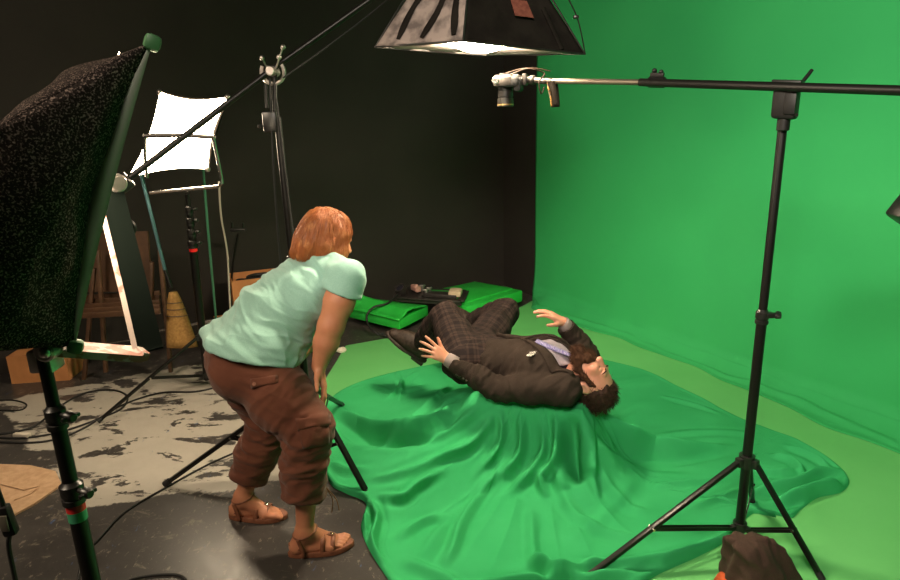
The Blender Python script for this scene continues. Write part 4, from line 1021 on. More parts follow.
# ------------------------------------------------------------------ the woman leaning over
def woman():
    fwd = nrm((.90, .42, 0)); rt = nrm((.42, -.90, 0))
    pel = AT(249, 350, 2.46); hipR = pel + rt * .095 + (0, 0, -.03) + fwd * .01; hipL = pel - rt * .095 + (0, 0, -.03) - fwd * .02
    knR = AT(308, 430, 2.24); knL = AT(271, 422, 2.50); anR = AT(305, 531, 2.20); anL = AT(243, 497, 2.45)
    ch = AT(300, 295, 2.56); neck = AT(324, 260, 2.63); mid = lerp(pel, ch, .5) + np.array([-.02, 0, .035])
    ax = nrm(neck - pel); bk = nrm(np.cross(rt, ax)); bk = bk if bk[2] > 0 else -bk        # out of her back
    shR = AT(347, 277, 2.47); shL = AT(321, 262, 2.77)
    elR = AT(331, 326, 2.42); wrR = AT(319, 366, 2.41); elL = shL + np.array([.04, -.02, -.24]); wrL = knL + np.array([.03, -.01, .18])
    hc = AT(329, 239, 2.65)
    U0 = nrm(ax * .75 + np.array([0, 0, .65])); F0 = nrm(fwd * .9 + np.array([.15, .15, -.42])); fr = ortho(U0, F0); L_, F_, U_ = fr
    v = Vol((-1.10, 2.02, .0), (-.22, 2.96, 1.44), .0038)
    P = head(v, hc, fr, .95, False)
    v.cone(P(0, -.02, -.05), neck, .050, .058, .02)
    v.cone(neck, ch, .06, .10, .03, flat=(bk, .8)); v.chain([ch, mid, pel], [.11, .10, .12], .04, flat=(bk, .8))
    v.cone(neck, shR, .045, .044, .02); v.cone(neck, shL, .045, .044, .02)
    v.chain([shR, lerp(shR, elR, .5), elR, lerp(elR, wrR, .4), wrR], [.058, .062, .052, .050, .031], .02)
    v.chain([shL, lerp(shL, elL, .5), elL, lerp(elL, wrL, .4), wrL], [.046, .046, .038, .038, .0265], .02)
    for hp, kn, an in ((hipR, knR, anR), (hipL, knL, anL)):
        v.chain([hp, lerp(hp, kn, .5), kn], [.085, .075, .052], .03); d_ = an - kn
        v.chain([kn, kn + d_ * .3, kn + d_ * .65, an + (0, 0, .01)], [.050, .054, .043, .034], .02)
    v.ell(anR + (0, 0, -.0), (.036, .034, .034), None, .015); v.ell(anL, (.036, .034, .034), None, .015)
    feet = []
    for an, toe_px, Y in ((anR, (346, 542), None), (anL, (289, 514), None)):
        t = G(*toe_px, .02); fd = nrm((t[0] - an[0], t[1] - an[1], 0)); sd = np.cross(fd, (0, 0, 1)); hz = .032
        heel = np.array([an[0], an[1], 0]) - fd * .050; R = lambda a, b, z: heel + fd * a + sd * b + np.array([0, 0, z + .010])
        sgn = 1 if an is anR else -1                               # outer side (little toe)
        v.cone(R(.012, 0, .034), an, .031, .036, .02); v.cone(R(.02, 0, .026), R(.12, sgn * .008, .026), .028, .030, .02, flat=((0, 0, 1), .9))
        v.cone(an + (0, 0, -.012) + fd * .01, R(.155, -sgn * .010, .024), .036, .024, .02); v.cone(R(.15, -sgn * .024, .022), R(.145, sgn * .028, .018), .023, .020, .02)
        for i in range(5):
            b = (-.030 + .0145 * i) * sgn; L0 = (.220, .218, .210, .200, .188)[i] ; rr = (.0125, .0095, .009, .0085, .008)[i]
            v.cone(R(.165, b * .95, .020), R(L0 - .016, b, .020), rr * 1.05, rr * 1.02, .004).cone(R(L0 - .016, b, .020), R(L0, b, .013), rr, rr * .92, .003)
        feet.append((heel, fd, sd, sgn, R, an))
    kdR = nrm(knR - hipR); kdL = nrm(knL - hipL)
    hdR = nrm(AT(324, 388, 2.38) - wrR)
    J = hand(v, wrR, hdR, CR * .95 + CF * .1 + CU * .3, -CF, [.30, .30, .3, .3], .05, .95, .1)
    hand(v, wrL, nrm(knL + fwd * .07 - wrL + (0, 0, -.02)), np.array([.4, 0, .9]), rt, [.3, .3, .3, .3], .06, .95, .1)
    V, Q = v.mesh(2)
    body = mesh_obj('person', V, Q, SKIN_W, None, True)
    tag(body, 'woman with copper hair, mint T-shirt and cropped trousers bending forward', 'person')
    # ---- T-shirt
    v = Vol((-1.12, 2.0, .55), (-.22, 3.0, 1.36), .0048)
    for sh, el, s_ in ((shR, elR, 1), (shL, elL, -1)):
        v.cone(neck + rt * .04 * s_ - ax * .01, sh, .070, .066, .04); d_ = nrm(el - sh)
        v.cone(sh, sh + d_ * .065, .074, .078, .02); v.plane(sh + d_ * .058, d_ - rt * s_ * .25, .0, sh - .16, sh + .16)
        v.cone(sh + d_ * .038, sh + d_ * .16, .066, .074, .0, 'cut')
    v.cone(neck + bk * .0, ch, .072, .140, .04, flat=(bk, .80)); v.cone(ch - rt * .060, ch + rt * .060, .125, .125, .05, flat=(bk, .92))
    v.chain([ch, mid, pel + ax * .0], [.142, .142, .168], .06, flat=(bk, .86)); v.cone(pel - rt * .055 + ax * .0, pel + rt * .055 + ax * .0, .150, .150, .05, flat=(bk, .95))
    v.cone(mid - rt * .03 - bk * .03, mid + rt * .03 - bk * .04, .115, .115, .05)
    v.cone(pel - ax * .06 + bk * .02 - rt * .07, pel - ax * .06 + bk * .02 + rt * .07, .158, .158, .05)
    v.cone(hipR + (0, 0, .03), mid + rt * .07, .150, .115, .05); v.cone(hipR + fwd * .05 + (0, 0, .02), ch - bk * .02, .125, .10, .05)
    h1 = AT(205, 332, 2.50); h2 = AT(300, 371, 2.30); hn = nrm(np.cross(h2 - h1, rt)); hn = -hn if hn[2] > 0 else hn
    bq = pel - fwd * .045 + np.array([0, 0, -.055]); v.cone(bq - rt * .075, bq + rt * .075, .133, .133, .05)
    v.plane(h1, hn)
    nkd = nrm(P(0, -.02, -.05) - neck); v.plane(neck + nkd * .035, nkd, lo=neck - (.11, .17, .10), hi=neck + (.20, .17, .22))
    V, Q = v.mesh(3)
    wst = near(V, mid, .26)
    V = wrinkle(V, Q, ax, .014, 14, 4.5, None, 3.0); V = wrinkle(V, Q, nrm(ax + bk * .2 + rt * .3), .011, 30, 4.5, wst, 7.0)
    V = wrinkle(V, Q, nrm(shR - mid), .010, 20, 3, near(V, shR - bk * .03 - ax * .08, .14), 2.0)
    fold = AT(303, 352, 2.34); V = wrinkle(V, Q, nrm(ax + rt * .8), .022, 26, 2.2, near(V, fold, .085), 5.0)
    o = mesh_obj('tshirt', V, Q, TEAL, body, True); o['label'] = 'pale mint short sleeved T-shirt'
    # ---- cropped trousers
    v = Vol((-1.16, 1.98, .16), (-.30, 2.86, 1.0), .0050)
    v.cone(pel - rt * .062, pel + rt * .062, .122, .122, .05, flat=(bk, .98)); v.cone(pel + ax * .07 - rt * .03, pel + ax * .07 + rt * .03, .12, .12, .05)
    bum = pel - fwd * .045 + np.array([0, 0, -.055]); v.cone(bum - rt * .075, bum + rt * .075, .130, .130, .05)
    for hp, kn, an, wd in ((hipR, knR, anR, 1), (hipL, knL, anL, .96)):
        d_ = nrm(an - kn); d2 = nrm(kn - hp)
        v.chain([hp + (0, 0, -.01), lerp(hp, kn, .5) - (.0, 0, .012), kn + fwd * .004], [.124 * wd, .120 * wd, .094 * wd], .04)
        end = kn + d_ * .27; v.chain([kn + fwd * .004, kn + d_ * .14 - fwd * .010, end - fwd * .006], [.090 * wd, .088 * wd, .080 * wd], .03); v.cone(end - fwd * .012, end + d_ * .06 - fwd * .006, .080 * wd, .078 * wd, .02)
        lo = end - .16; lo[2] = .10; v.plane(end + d_ * .005, d_, lo=lo, hi=end + (.16, .16, .05)); v.cone(end - d_ * .05 - fwd * .012, end + d_ * .08 - fwd * .01, .066, .072, .0, 'cut')
    v.plane(h1 - hn * .03, -hn)
    V, Q = v.mesh(3)
    for hp, kn, an in ((hipR, knR, anR), (hipL, knL, anL)):
        d_ = nrm(an - kn); V = wrinkle(V, Q, nrm(d_ + fwd * .35), .017, 26, 3.0, near(V, kn + d_ * .13, .19), 2.0); V = wrinkle(V, Q, nrm(kn - hp), .017, 22, 3.0, near(V, lerp(hp, kn, .75), .16), 6.0)
        V = wrinkle(V, Q, nrm(d_), .008, 40, 3.0, near(V, kn + d_ * .25, .08), 9.0)
    V = wrinkle(V, Q, nrm(np.array([.3, 0, 1.0])), .006, 20, 3.5, None, 4.0)
    tr = mesh_obj('trousers', V, Q, RUSTP, body, True); tr['label'] = 'rust brown cropped cargo trousers'
    tt = BVHTree.FromPolygons([Vector(p) for p in V], [tuple(map(int, q)) for q in Q])
    def patch(name, quad, nu, nv, off, th):
        g = []
        for i in range(nu):
            row = []
            for j in range(nv):
                a = np.array(quad[0]) * (1 - i / (nu - 1)) + np.array(quad[1]) * i / (nu - 1); b = np.array(quad[3]) * (1 - i / (nu - 1)) + np.array(quad[2]) * i / (nu - 1)
                q = a * (1 - j / (nv - 1)) + b * j / (nv - 1); h = tt.ray_cast(Vector(CC), Vector(ray(*q)))
                if h[0] is None: return None
                row.append(np.array(h[0]) + np.array(h[1]) * (off + .003 * math.sin(i * 1.3) * math.sin(j * 1.1)))
            g.append(row)
        return MB().sheet(g, th).build(name, RUSTP, tr, True)
    p1 = patch('back_pocket_flap', [(251, 379), (277, 376), (278, 383), (252, 388)], 9, 4, .006, .004)
    if p1: 
        h = tt.ray_cast(Vector(CC), Vector(ray(255, 384))); c = np.array(h[0]); n = np.array(h[1]); MB().cyl(c + n * .007, c + n * .012, .007, seg=12).build('pocket_button', LEATHER, p1)
    patch('cargo_pocket', [(298, 424), (327, 420), (329, 444), (303, 448)], 10, 9, .006, .007)
    patch('cargo_pocket_flap', [(297, 419), (328, 414), (329, 425), (298, 431)], 10, 5, .012, .004)
    for dx in (0, .014):
        q = knR + nrm(anR - knR) * .25 + fwd * .075 + rt * .03; MB().tube(catmull([q, q + fwd * (.02 + dx) + (0, 0, -.06), q + fwd * (.012 + dx * 2.2) + (0, 0, -.115)], 4), .0022, 6).build('drawstring', mat('drawstring', (.26, .12, .06), .8), tr)
    # ---- sandals
    for heel, fd, sd, sgn, R, an in feet:
        e0 = MB(); n = 36; rows = []
        def out(off):
            r = []
            for i in range(n):
                a_ = 2 * math.pi * i / n; x = .108 + (.128 + off) * math.cos(a_); wd = .033 + .014 * max(0, min(1, (x - .06) / .1)); r.append((x, math.sin(a_) * (wd + off) * (1 if abs(math.cos(a_)) < .8 else .96)))
            return r
        for z, off in ((-.0095, 0), (-.008, .005), (.010, .006), (.014, .003)): rows += [R(a, b, z) for a, b in out(off)]
        Fc = [tuple(range(n))[::-1], tuple(3 * n + k for k in range(n))] + [(i * n + k, i * n + (k + 1) % n, (i + 1) * n + (k + 1) % n, (i + 1) * n + k) for i in range(3) for k in range(n)]
        sandal = MB().add(rows, Fc).build('sandal', LEATHER, body, 'auto')
        def strap(pts, w_=.0095):
            g = catmull(pts, 6); T = np.gradient(g, axis=0); cen = R(.09, 0, .03); G_ = []
            for p, t in zip(g, T):
                o_ = nrm(p - (cen + fd * ((p - cen) @ fd))); s_ = nrm(np.cross(t, o_)); G_.append([p - s_ * w_, p, p + s_ * w_])
            MB().sheet(G_, .004).build('strap', LEATHER, sandal, True)
        s2 = -sgn
        strap([R(.150, .047, .004), R(.155, .034, .040), R(.160, .0, .053), R(.155, -.034, .040), R(.150, -.047, .004)])
        strap([R(.110, .043, .004), R(.115, .034, .050), R(.118, .0, .072), R(.115, -.034, .050), R(.110, -.043, .004)])
        strap([R(.160, .0, .055), R(.140, .0, .063), R(.115, 0, .074)], .008)
        c = np.array(an); k_ = .039
        strap([c + fd * math.cos(q) * (k_ + .004) + sd * math.sin(q) * k_ + np.array([0, 0, .000 + .012 * math.cos(q)]) for q in np.linspace(0, 2 * math.pi, 13)], .0085)
        strap([c - fd * .030 + sd * .037 + (0, 0, -.01), R(.035, .040, .030), R(.035, .040, .002)], .008); strap([c - fd * .030 - sd * .037 + (0, 0, -.01), R(.035, -.040, .030), R(.035, -.040, .002)], .008)
        strap([R(.03, .037, .04), R(-.012, .0, .048), R(.03, -.037, .04)], .0085)
        MB().tube(catmull([R(.160, -.004, .061), R(.160, .006, .063), R(.150, .006, .066), R(.150, -.004, .064)], 3, True), .0016, 6).build('buckle', STEEL, sandal)
    # ---- hair: chin-length bob
    v = Vol(hc - .24, hc + .24, .0042)
    v.ell(P(0, -.022, .034), (.090, .108, .098), fr, .01)
    v.ell(P(0, -.060, -.030), (.092, .078, .095), fr, .04)
    for s in (-1, 1): v.chain([P(s * .070, .020, .03), P(s * .080, .030, -.04), P(s * .074, .034, -.085)], [.030, .032, .018], .03); v.cone(P(s * .07, -.03, -.03), P(s * .068, -.03, -.105), .04, .024, .03)
    v.cone(P(0, -.10, -.04), P(0, -.118, -.098), .040, .026, .03); v.cone(P(-.045, -.09, -.05), P(-.05, -.10, -.10), .035, .02, .03); v.cone(P(.045, -.09, -.05), P(.05, -.10, -.10), .035, .02, .03)
    v.ell(P(0, .112, -.040), (.062, .062, .090), fr, .015, 'cut')
    V, Q = v.mesh(2); N_ = vnormals(V, Q); q = np.stack([(V - hc) @ L_ * 55, (V - hc) @ F_ * 55, (V - hc) @ U_ * 9], 1)
    V = V + N_ * (.004 * vnoise(q) + .0025 * vnoise(q * 2.2 + 4))[:, None]
    ho = mesh_obj('hair', V, Q, HAIR_W, body, True); ho['label'] = 'straight copper bob with blonde streaks'
    r = np.random.default_rng(9); n = 2400; N_ = vnormals(V, Q); top = np.where((V - hc) @ U_ > -.085)[0]; ii = r.choice(top, n)
    def fn(_):
        p = V[ii].copy(); out = [p - N_[ii] * .002]; nn = N_[ii]
        dn = np.array([0, 0, -.55]) - U_ * .55
        tr_ = BVHTree.FromPolygons([Vector(a) for a in V], [tuple(map(int, f)) for f in Q])
        ln = .011 + .006 * r.random((n, 1))
        for k in range(7):
            t = dn - nn * (nn @ dn)[:, None]; t += r.normal(0, .06, (n, 3)); t /= np.linalg.norm(t, axis=1, keepdims=True) + 1e-9
            p = p + t * ln; q2 = []; n2 = []
            for i in range(n):
                h = tr_.find_nearest(Vector(p[i])); q2.append(h[0]); n2.append(h[1])
            q2 = np.array(q2); nn = np.array(n2); low = ((q2 - hc) @ U_ < -.10)[:, None]
            p = np.where(low, p, q2 + nn * (.0015 + .002 * r.random((n, 1)))); out.append(p)
        return np.stack(out, 1)
    strands('hair_strands', None, fn, 8, 0.0009, mat('copper_strands', (.36, .11, .028), .5, noise=(22, (.62, .28, .10), 2, .5, .8), spec=.6), ho)['kind'] = 'stuff'
woman()
# ------------------------------------------------------------------ right: stand with the horizontal boom that holds the camera
BS = G(738, 541); BT = AT(786, 96, 2.27)
e5, at5 = stand('camera_stand', 'tall black tripod stand with a horizontal boom in front of the green backdrop', BS, BT, [G(586, 581), G(822, 583), G(752, 505)],
                .36, .07, [(.035, .96, .0185), (.90, 1.76, .0155)], leg_w=.022, frac=.58)
z0 = (AT(737, 460, 2.27))
m = MB().box(at5(.96) + (.02, -.01, 0), (.03, .03, .02), None, .004); knob(m, at5(.965) + (.03, -.01, 0), (1, -.1, 0), .8); m.build('locking_knob', BLACK_METAL, e5)
BLft = AT(546, 81, 2.93); BPV = AT(786, 88, 2.27); BR = AT(905, 91, 1.94); bd = nrm(BPV - BLft)
MB().cyl(AT(640, 82.3, 2.64), BR + bd * .25, .0155, seg=18).build('boom_arm', BLACK_TUBE, e5)
MB().cyl(BLft, AT(655, 82.5, 2.60), .0115, seg=16).build('boom_extension', mat('brushed_boom_metal', (.22, .19, .15), .35, .8), e5)
c = AT(657, 78, 2.60); m = MB().cyl(c - bd * .035 - (0, 0, .016), c + bd * .035 - (0, 0, .016), .021, bev=.004).rod(c - bd * .028 + (0, 0, .012), c + bd * .028 + (0, 0, .012), .014, .016, bev=.003); m.sph(c - bd * .012 + (0, 0, .026), .011, 8).sph(c + bd * .016 + (0, 0, .022), .010, 8)
m.build('boom_collar', BLACK_PLASTIC, e5)
x5 = bd; c = AT(786, 101, 2.25)
m = MB().box(c, (.078, .060, .120), (x5, np.cross((0, 0, 1), x5), (0, 0, 1)), .012).box(c + (0, 0, .058), (.095, .055, .022), (x5, np.cross((0, 0, 1), x5), (0, 0, 1)), .006).box(c + nrm(np.cross(x5, (0, 0, 1))) * -.0 + (-.004, -.036, -.01), (.038, .014, .070), (x5, np.cross((0, 0, 1), x5), (0, 0, 1)), .004)
m.cyl(c - (0, 0, .10), c - (0, 0, .05), .021, seg=18, bev=.004); m.build('pivot_head', BLACK_PLASTIC, e5)
for dx, dz in ((-.02, .035), (-.016, -.045), (.018, -.045)): MB().cyl(c + x5 * dx + (0, -.034, dz), c + x5 * dx + (0, -.040, dz), .006, seg=10).build('screw', STEEL, e5)
MB().tube([AT(797, 90, 2.25), AT(804, 80, 2.26), AT(812, 70, 2.27)], [.009, .007, .006], 10).build('tilt_handle', BLACK_PLASTIC, e5)
# -- the photo camera pointing straight down at the boom's end
cc = AT(508, 81, 3.02); cx = nrm(np.array([1, -.28, 0])); cy = np.cross((0, 0, 1), cx); A3 = (cx, cy, (0, 0, 1))
DS = empty('photo_camera', cc, 'silver and black camera hanging lens down from the end of the boom', 'camera')
CAMB = mat('camera_black', (.006, .006, .006), .6, bump=(400, .3)); CAMS = mat('camera_silver', (.035, .030, .027), .5, 0.0, spec=.3)
b = MB().box(cc + (0, 0, 0), (.125, .095, .052), A3, .014).box(cc + cx * .0 + cy * -.052 + (0, 0, -.002), (.055, .03, .044), A3, .010).build('body', CAMS, DS)
MB().box(cc - (0, 0, .006) + cx * .016, (.085, .128, .046), A3, .012).build('leather_band', CAMB, DS)
MB().box(cc + cx * .050 - cy * .01 - (0, 0, .018), (.034, .09, .062), A3, .012).build('hand_grip', CAMB, DS)
lz = cc - cx * .012 - (0, 0, .022)
MB().lathe(lz, (0, 0, -1), [(0, .030), (.004, .034), (.012, .034), (.014, .031), (.020, .031), (.022, .0345), (.045, .0345), (.047, .032), (.052, .032), (.054, .036), (.074, .0365), (.088, .037), (.090, .034), (.088, .030), (.080, .028)], 32).build('lens', mat('lens_barrel', (.012, .011, .010), .35, .1), DS)
MB().lathe(lz - (0, 0, .078), (0, 0, -1), [(0, .0375), (.004, .0378), (.006, .0375)], 32).build('lens_ring', mat('lens_gold_ring', (.45, .30, .12), .3, .8), DS)
MB().cyl(cc - cx * .045 - cy * .06, cc - cx * .045 - cy * .072, .016, bev=.003).build('mode_dial', STEEL, DS)
MB().box(cc + (0, 0, .030), (.07, .05, .005), A3, .001).build('screen', mat('camera_screen', (.01, .01, .012), .15), DS)
m = MB().cyl(cc + cx * .06 + (0, 0, .0), cc + cx * .125 + (0, 0, .0), .016, bev=.003).sph(cc + cx * .112, .022, 12); m.box(cc + cx * .078 + (0, 0, .003), (.02, .05, .05), A3, .004); m.tube([cc + cx * .12, lerp(cc, BLft, .95), BLft + bd * .03], [.014, .014, .0135], 12)
m.build('ball_head', mat('head_metal', (.022, .018, .015), .4, .2), DS)
YEL = mat('yellow_edged_strap', (.42, .22, .03), .7, noise=(120, (.02, .015, .01), 2, .45, .55)); STB = mat('strap_black', (.012, .009, .006), .8, spec=.1)
sB = AT(552, 84, 2.92)
def band(P, w_, ax_):
    g = catmull(P, 5); return [[p - ax_ * w_, p + ax_ * w_] for p in g]
sp = [sB + (-.01, -.016, .012), sB + (.0, -.026, -.03), sB + (.010, -.030, -.085), sB + (.016, -.010, -.096), sB + (.018, .016, -.06), sB + (.01, .018, -.0), sB + (.0, .0, .024), sB + (-.01, -.016, .012)]
s1 = MB().sheet(band(sp, .021, nrm(bd + np.array([0, 0, .1]))), .003).build('strap', STB, DS, True)
MB().sheet([[p[0] - (0, .002, 0), p[0] * .8 + p[1] * .2 - (0, .002, 0)] for p in band(sp, .0235, bd)], .004).build('strap_edge', YEL, s1, True)
MB().tube([cc + cx * t + np.array([0, -.02, .03 + .020 * math.sin(math.pi * (t + .02) / .22) * 1.0]) for t in np.linspace(-.03, .19, 12)], .0025, 7).tube(catmull([cc + cx * .0 + (0, -.05, .02), cc + cx * .08 + (0, -.055, .045), cc + cx * .16 + (0, -.03, .025), sB + (-.06, -.02, .01), sB + (-.05, -.02, -.04), sB + (-.035, -.015, -.01)], 5), .003, 7).build('neck_strap', mat('strap_brown', (.022, .013, .008), .6, spec=.1), DS)

# -- dark garment bundled over the foot of the stand
def bundle():
    c = G(760, 566, .08); N_, M_ = 72, 40; V = []; Fc = []
    for i in range(M_ + 1):
        p = i / M_
        for k in range(N_):
            t = 2 * math.pi * k / N_
            rx = .145 * (p ** .55) * (1 + .10 * math.sin(3 * t + 1) + .07 * math.sin(7 * t + 4 * p)); z = .20 * (1 - p ** 1.9) + .012 * math.sin(6 * t + p * 7) * p
            lean = .07 * (1 - p); x = rx * math.cos(t) * (1.0) - lean * 1.1; y = rx * .75 * math.sin(t)
            V.append(np.array([c[0] + x + .01, c[1] + y, max(.008, z)]))
    for i in range(M_):
        for k in range(N_):
            q = (k + 1) % N_; Fc.append((i * N_ + k, (i + 1) * N_ + k, (i + 1) * N_ + q, i * N_ + q))
    V = np.array(V); Q = np.array(Fc); V = wrinkle(V, Q, (.5, .3, 1), .018, 13, 3, None, 3.0); V = wrinkle(V, Q, (1, -.3, .2), .008, 30, 3, None, 6.0); V[:, 2] = np.maximum(V[:, 2], .006)
    o = mesh_obj('dark_garment', V, Q, mat('dark_brown_felt', (.045, .022, .015), .9, noise=(200, (.06, .03, .02), 2), bump=(400, .4)), None, True)
    tag(o, 'dark brown garment bundled against the foot of the camera stand', 'garment')
    l = c + np.array([-.155, -.03, 0]); g = [[np.array([l[0] + .05 * u, l[1] - .05 + .10 * v, .006 + .035 * math.sin(math.pi * u)]) for v in np.linspace(0, 1, 5)] for u in np.linspace(0, 1, 8)]
    MB().sheet(g, .006).build('lining', mat('orange_lining', (.55, .09, .02), .8), o, True)
bundle()
# -- corner of a lamp at the right edge
rc = AT(922, 202, 2.0); A4 = ortho((-.55, .1, -.83), (.0, -1, 0)); ra = (nrm((.83, 0, -.55)), np.array([0, 1.0, 0]), nrm((.55, 0, .83)))
LE = empty('lamp_head', rc, 'black lamp whose corner reaches in at the right edge of the picture', 'studio light')
MB().box(rc, (.085, .12, .16), ra, .012).build('housing', BLACK_METAL, LE)
MB().cyl(rc - ra[2] * .072 - ra[0] * .030 - (0, .062, 0), rc - ra[2] * .072 - ra[0] * .030 - (0, .072, 0), .010).build('bolt', STEEL, LE)
MB().cyl(rc - ra[2] * .085 + ra[0] * .018, rc - ra[2] * .10 + ra[0] * .018, .008).build('bolt', STEEL, LE)
RS = np.array([2.0, 1.72, 0]); stand('light_stand', 'light stand just beyond the right edge holding the black lamp', RS, RS + (0, 0, 1.36), [RS + (.36, .1, 0), RS + (-.05, -.38, 0), RS + (.0, .36, 0)], .5, .2, [(.05, .8, .018), (.75, 1.36, .015)])

MB().cyl(rc + ra[0] * .03, RS + (0, 0, 1.36), .010).build('side_arm', BLACK_METAL, LE)
# ------------------------------------------------------------------ green scenery flats on the floor by the back wall
UNDER = mat('black_underside', (.02, .017, .015), .7)
def prism(name, px, z0, z1, m_, label=None, cat=None, bev=.012, parent=None):
    pts = [G(x, y, z1) for x, y in px]; bm = bmesh.new()
    vt = [bm.verts.new((p[0], p[1], z1)) for p in pts]; vb = [bm.verts.new((p[0], p[1], z0)) for p in pts]; n = len(pts)
    bm.faces.new(vt); bm.faces.new(vb[::-1])
    for i in range(n): bm.faces.new((vt[i], vb[i], vb[(i + 1) % n], vt[(i + 1) % n]))
    bmesh.ops.recalc_face_normals(bm, faces=bm.faces); bmesh.ops.bevel(bm, geom=bm.edges[:], offset=bev, segments=2, affect='EDGES', profile=.5)
    bm.verts.index_update(); V = [tuple(v.co) for v in bm.verts]; Fc = [[v.index for v in f.verts] for f in bm.faces]; bm.free()
    o = mesh_obj(name, V, Fc, m_, parent, 'auto', None)
    if label: tag(o, label, cat)
    return o
fr_ = prism('scenery_flat', [(431, 291), (474, 281.5), (523, 290), (466, 307)], .065, .175, GREEN_PAINT, 'flat green painted platform by the back wall', 'platform', .016)
prism('top_board', [(433, 290.3), (475, 281.3), (513, 288.0), (462, 303)], .150, .188, GREEN_PAINT, parent=fr_, bev=.006)
prism('black_base', [(436, 293), (474, 285), (520, 292.5), (468, 308)], .0, .07, UNDER, parent=fr_, bev=.01)
fl_ = prism('scenery_crate', [(349, 308.5), (370, 299.8), (428, 306.5), (399, 320.5)], .055, .135, GREEN_PAINT, 'low green crate with a humped lid beside the black case', 'crate', .006)
prism('black_base', [(352, 310.5), (372, 301.5), (427, 308), (399, 321)], .0, .06, UNDER, parent=fl_, bev=.01)
def lid():
    a, b, c, d = [G(x, y, .14) for x, y in ((349, 308.5), (399, 320.5), (428, 306), (370, 299.8))]; g = []
    prof = lambda v: .012 + .090 * math.exp(-((v - .34) / .17) ** 2) + .030 * (1 / (1 + math.exp((v - .62) * 18))) * 0 + .035 * math.exp(-((v - .66) / .20) ** 2)
    for i in range(25):
        u = i / 24; row = []
        for j in range(25):
            v = j / 24; p = (a * (1 - u) + b * u) * (1 - v) + (d * (1 - u) + c * u) * v
            k = .45 + .55 * (1 - u) if v < .45 else 1 - .35 * u
            e_ = min(1, min(v, 1 - v) / .04); row.append(p + np.array([0, 0, prof(v) * (1.0 if u < .15 else k) * e_ - .004]))
        g.append(row)
    MB().sheet(g, .012).build('humped_lid', GREEN_PAINT, fl_, True)
lid()
for (x, y) in ((411, 311), (419, 308.5)):
    q = G(x, y, .11); p_ = AT(x, y + .5, q[1] - .02); MB().box(p_, (.030, .02, .055 if x < 415 else .035), (WN, WD, (0, 0, 1)), .003).build('slot', UNDER, fl_)
# -- open black case with small gear, lying across the two green pieces
k0 = [G(x, y, .20) for x, y in ((396, 299), (404, 290), (466, 293), (461, 303.5))]
kc = sum(k0) / 4; KE = empty('gear_case', kc, 'open black case full of small gear lying on the green platforms', 'case')
CB = mat('case_black', (.022, .019, .018), .45, noise=(30, (.035, .03, .028), 3), bump=(60, .2))
a, b, c, d = [np.array((p[0], p[1], .19)) for p in k0]
m = MB().sheet([[a, b], [d, c]], .02)
hh = (0, 0, .028)
for p, q in ((a, b), (b, c), (c, d), (d, a)): m.rod(p + hh, q + hh, .055, .012, up=(0, 0, 1), bev=.003)
m.build('tray', CB, KE)
K = lambda u, v, z=.225: np.array([*(((a * (1 - u) + d * u) * (1 - v) + (b * (1 - u) + c * u) * v)[:2]), z])
MB().box(K(.38, .5), (.03, .32, .03), (nrm(d - a), nrm(b - a), (0, 0, 1)), .004).build('divider', CB, KE)
MB().box(K(.64, .62, .215), (.34, .16, .025), (nrm(d - a), nrm(b - a), (0, 0, 1)), .006).build('foam_insert', GREEN_PAINT, KE)
MB().box(K(.66, .38, .23), (.30, .11, .035), (nrm(d - a), nrm(b - a), (0, 0, 1)), .006).build('foam_block', CB, KE)
def small(name, label, cat, parts, group=None):
    e = None
    for nm, mb, m_ in parts:
        if e is None: e = tag(mb.build(name, m_, None), label, cat, group)
        else: mb.build(nm, m_, e)
    return e
px_ = K(.10, .55, .27)
small('camera_lens', 'short black lens standing at the left end of the open gear case', 'lens', [('lens', MB().lathe(K(.05, .5, .215), (-.35, -.5, .8), [(0, .04), (.02, .05), (.06, .052), (.08, .048), (.08, .036), (.07, .034)]), CB), ('lens_glass', MB().lathe(K(.05, .5, .215), (-.35, -.5, .8), [(.06, .03), (.072, .030), (.074, .02)]), mat('lens_glass', (.02, .02, .03), .08))])
small('battery_grip', 'pinkish plastic gadget lying in the open gear case', 'gadget', [('b', MB().box(K(.24, .62, .255), (.05, .13, .05), (nrm((1, .5, 0)), nrm((-.5, 1, 0)), (0, 0, 1)), .012).sph(K(.27, .5, .275), .026, 10), mat('pink_plastic', (.50, .27, .22), .5))])
for i, (u, v, s_) in enumerate(((.34, .7, .05), (.44, .35, .045), (.46, .6, .04))):
    small('metal_adapter', ('small silver adapter in the gear case nearest the pinkish gadget', 'small silver adapter at the front rim of the gear case', 'small silver adapter beside the green foam in the case')[i], 'adapter',
          [('x', MB().cyl(K(u, v, .225), K(u, v, .225 + s_), .018, bev=.004).box(K(u, v, .225 + s_), (.05, .02, .014), (nrm((1, .3, 0)), nrm((-.3, 1, 0)), (0, 0, 1)), .003), ALU)])
small('sponge', 'pale beige sponge block at the right end of the open gear case', 'sponge', [('x', MB().box(K(.885, .42, .255), (.11, .13, .05), (nrm(d - a), nrm(b - a), (0, 0, 1)), .012), mat('beige_foam', (.62, .48, .33), .9, bump=(80, .4)))])
o = MB().tube(catmull([K(.02, .2, .23), AT(388, 303, 5.05), AT(374, 307, 5.0), AT(367, 315, 4.95), AT(368, 324, 4.9), AT(375, 332, 4.8), G(386, 336, .012), G(392, 338, .012)], 7), .009, 8).build('case_cable', RUBBER); tag(o, 'black cable looping from the gear case over the green crate to the floor', 'cable')

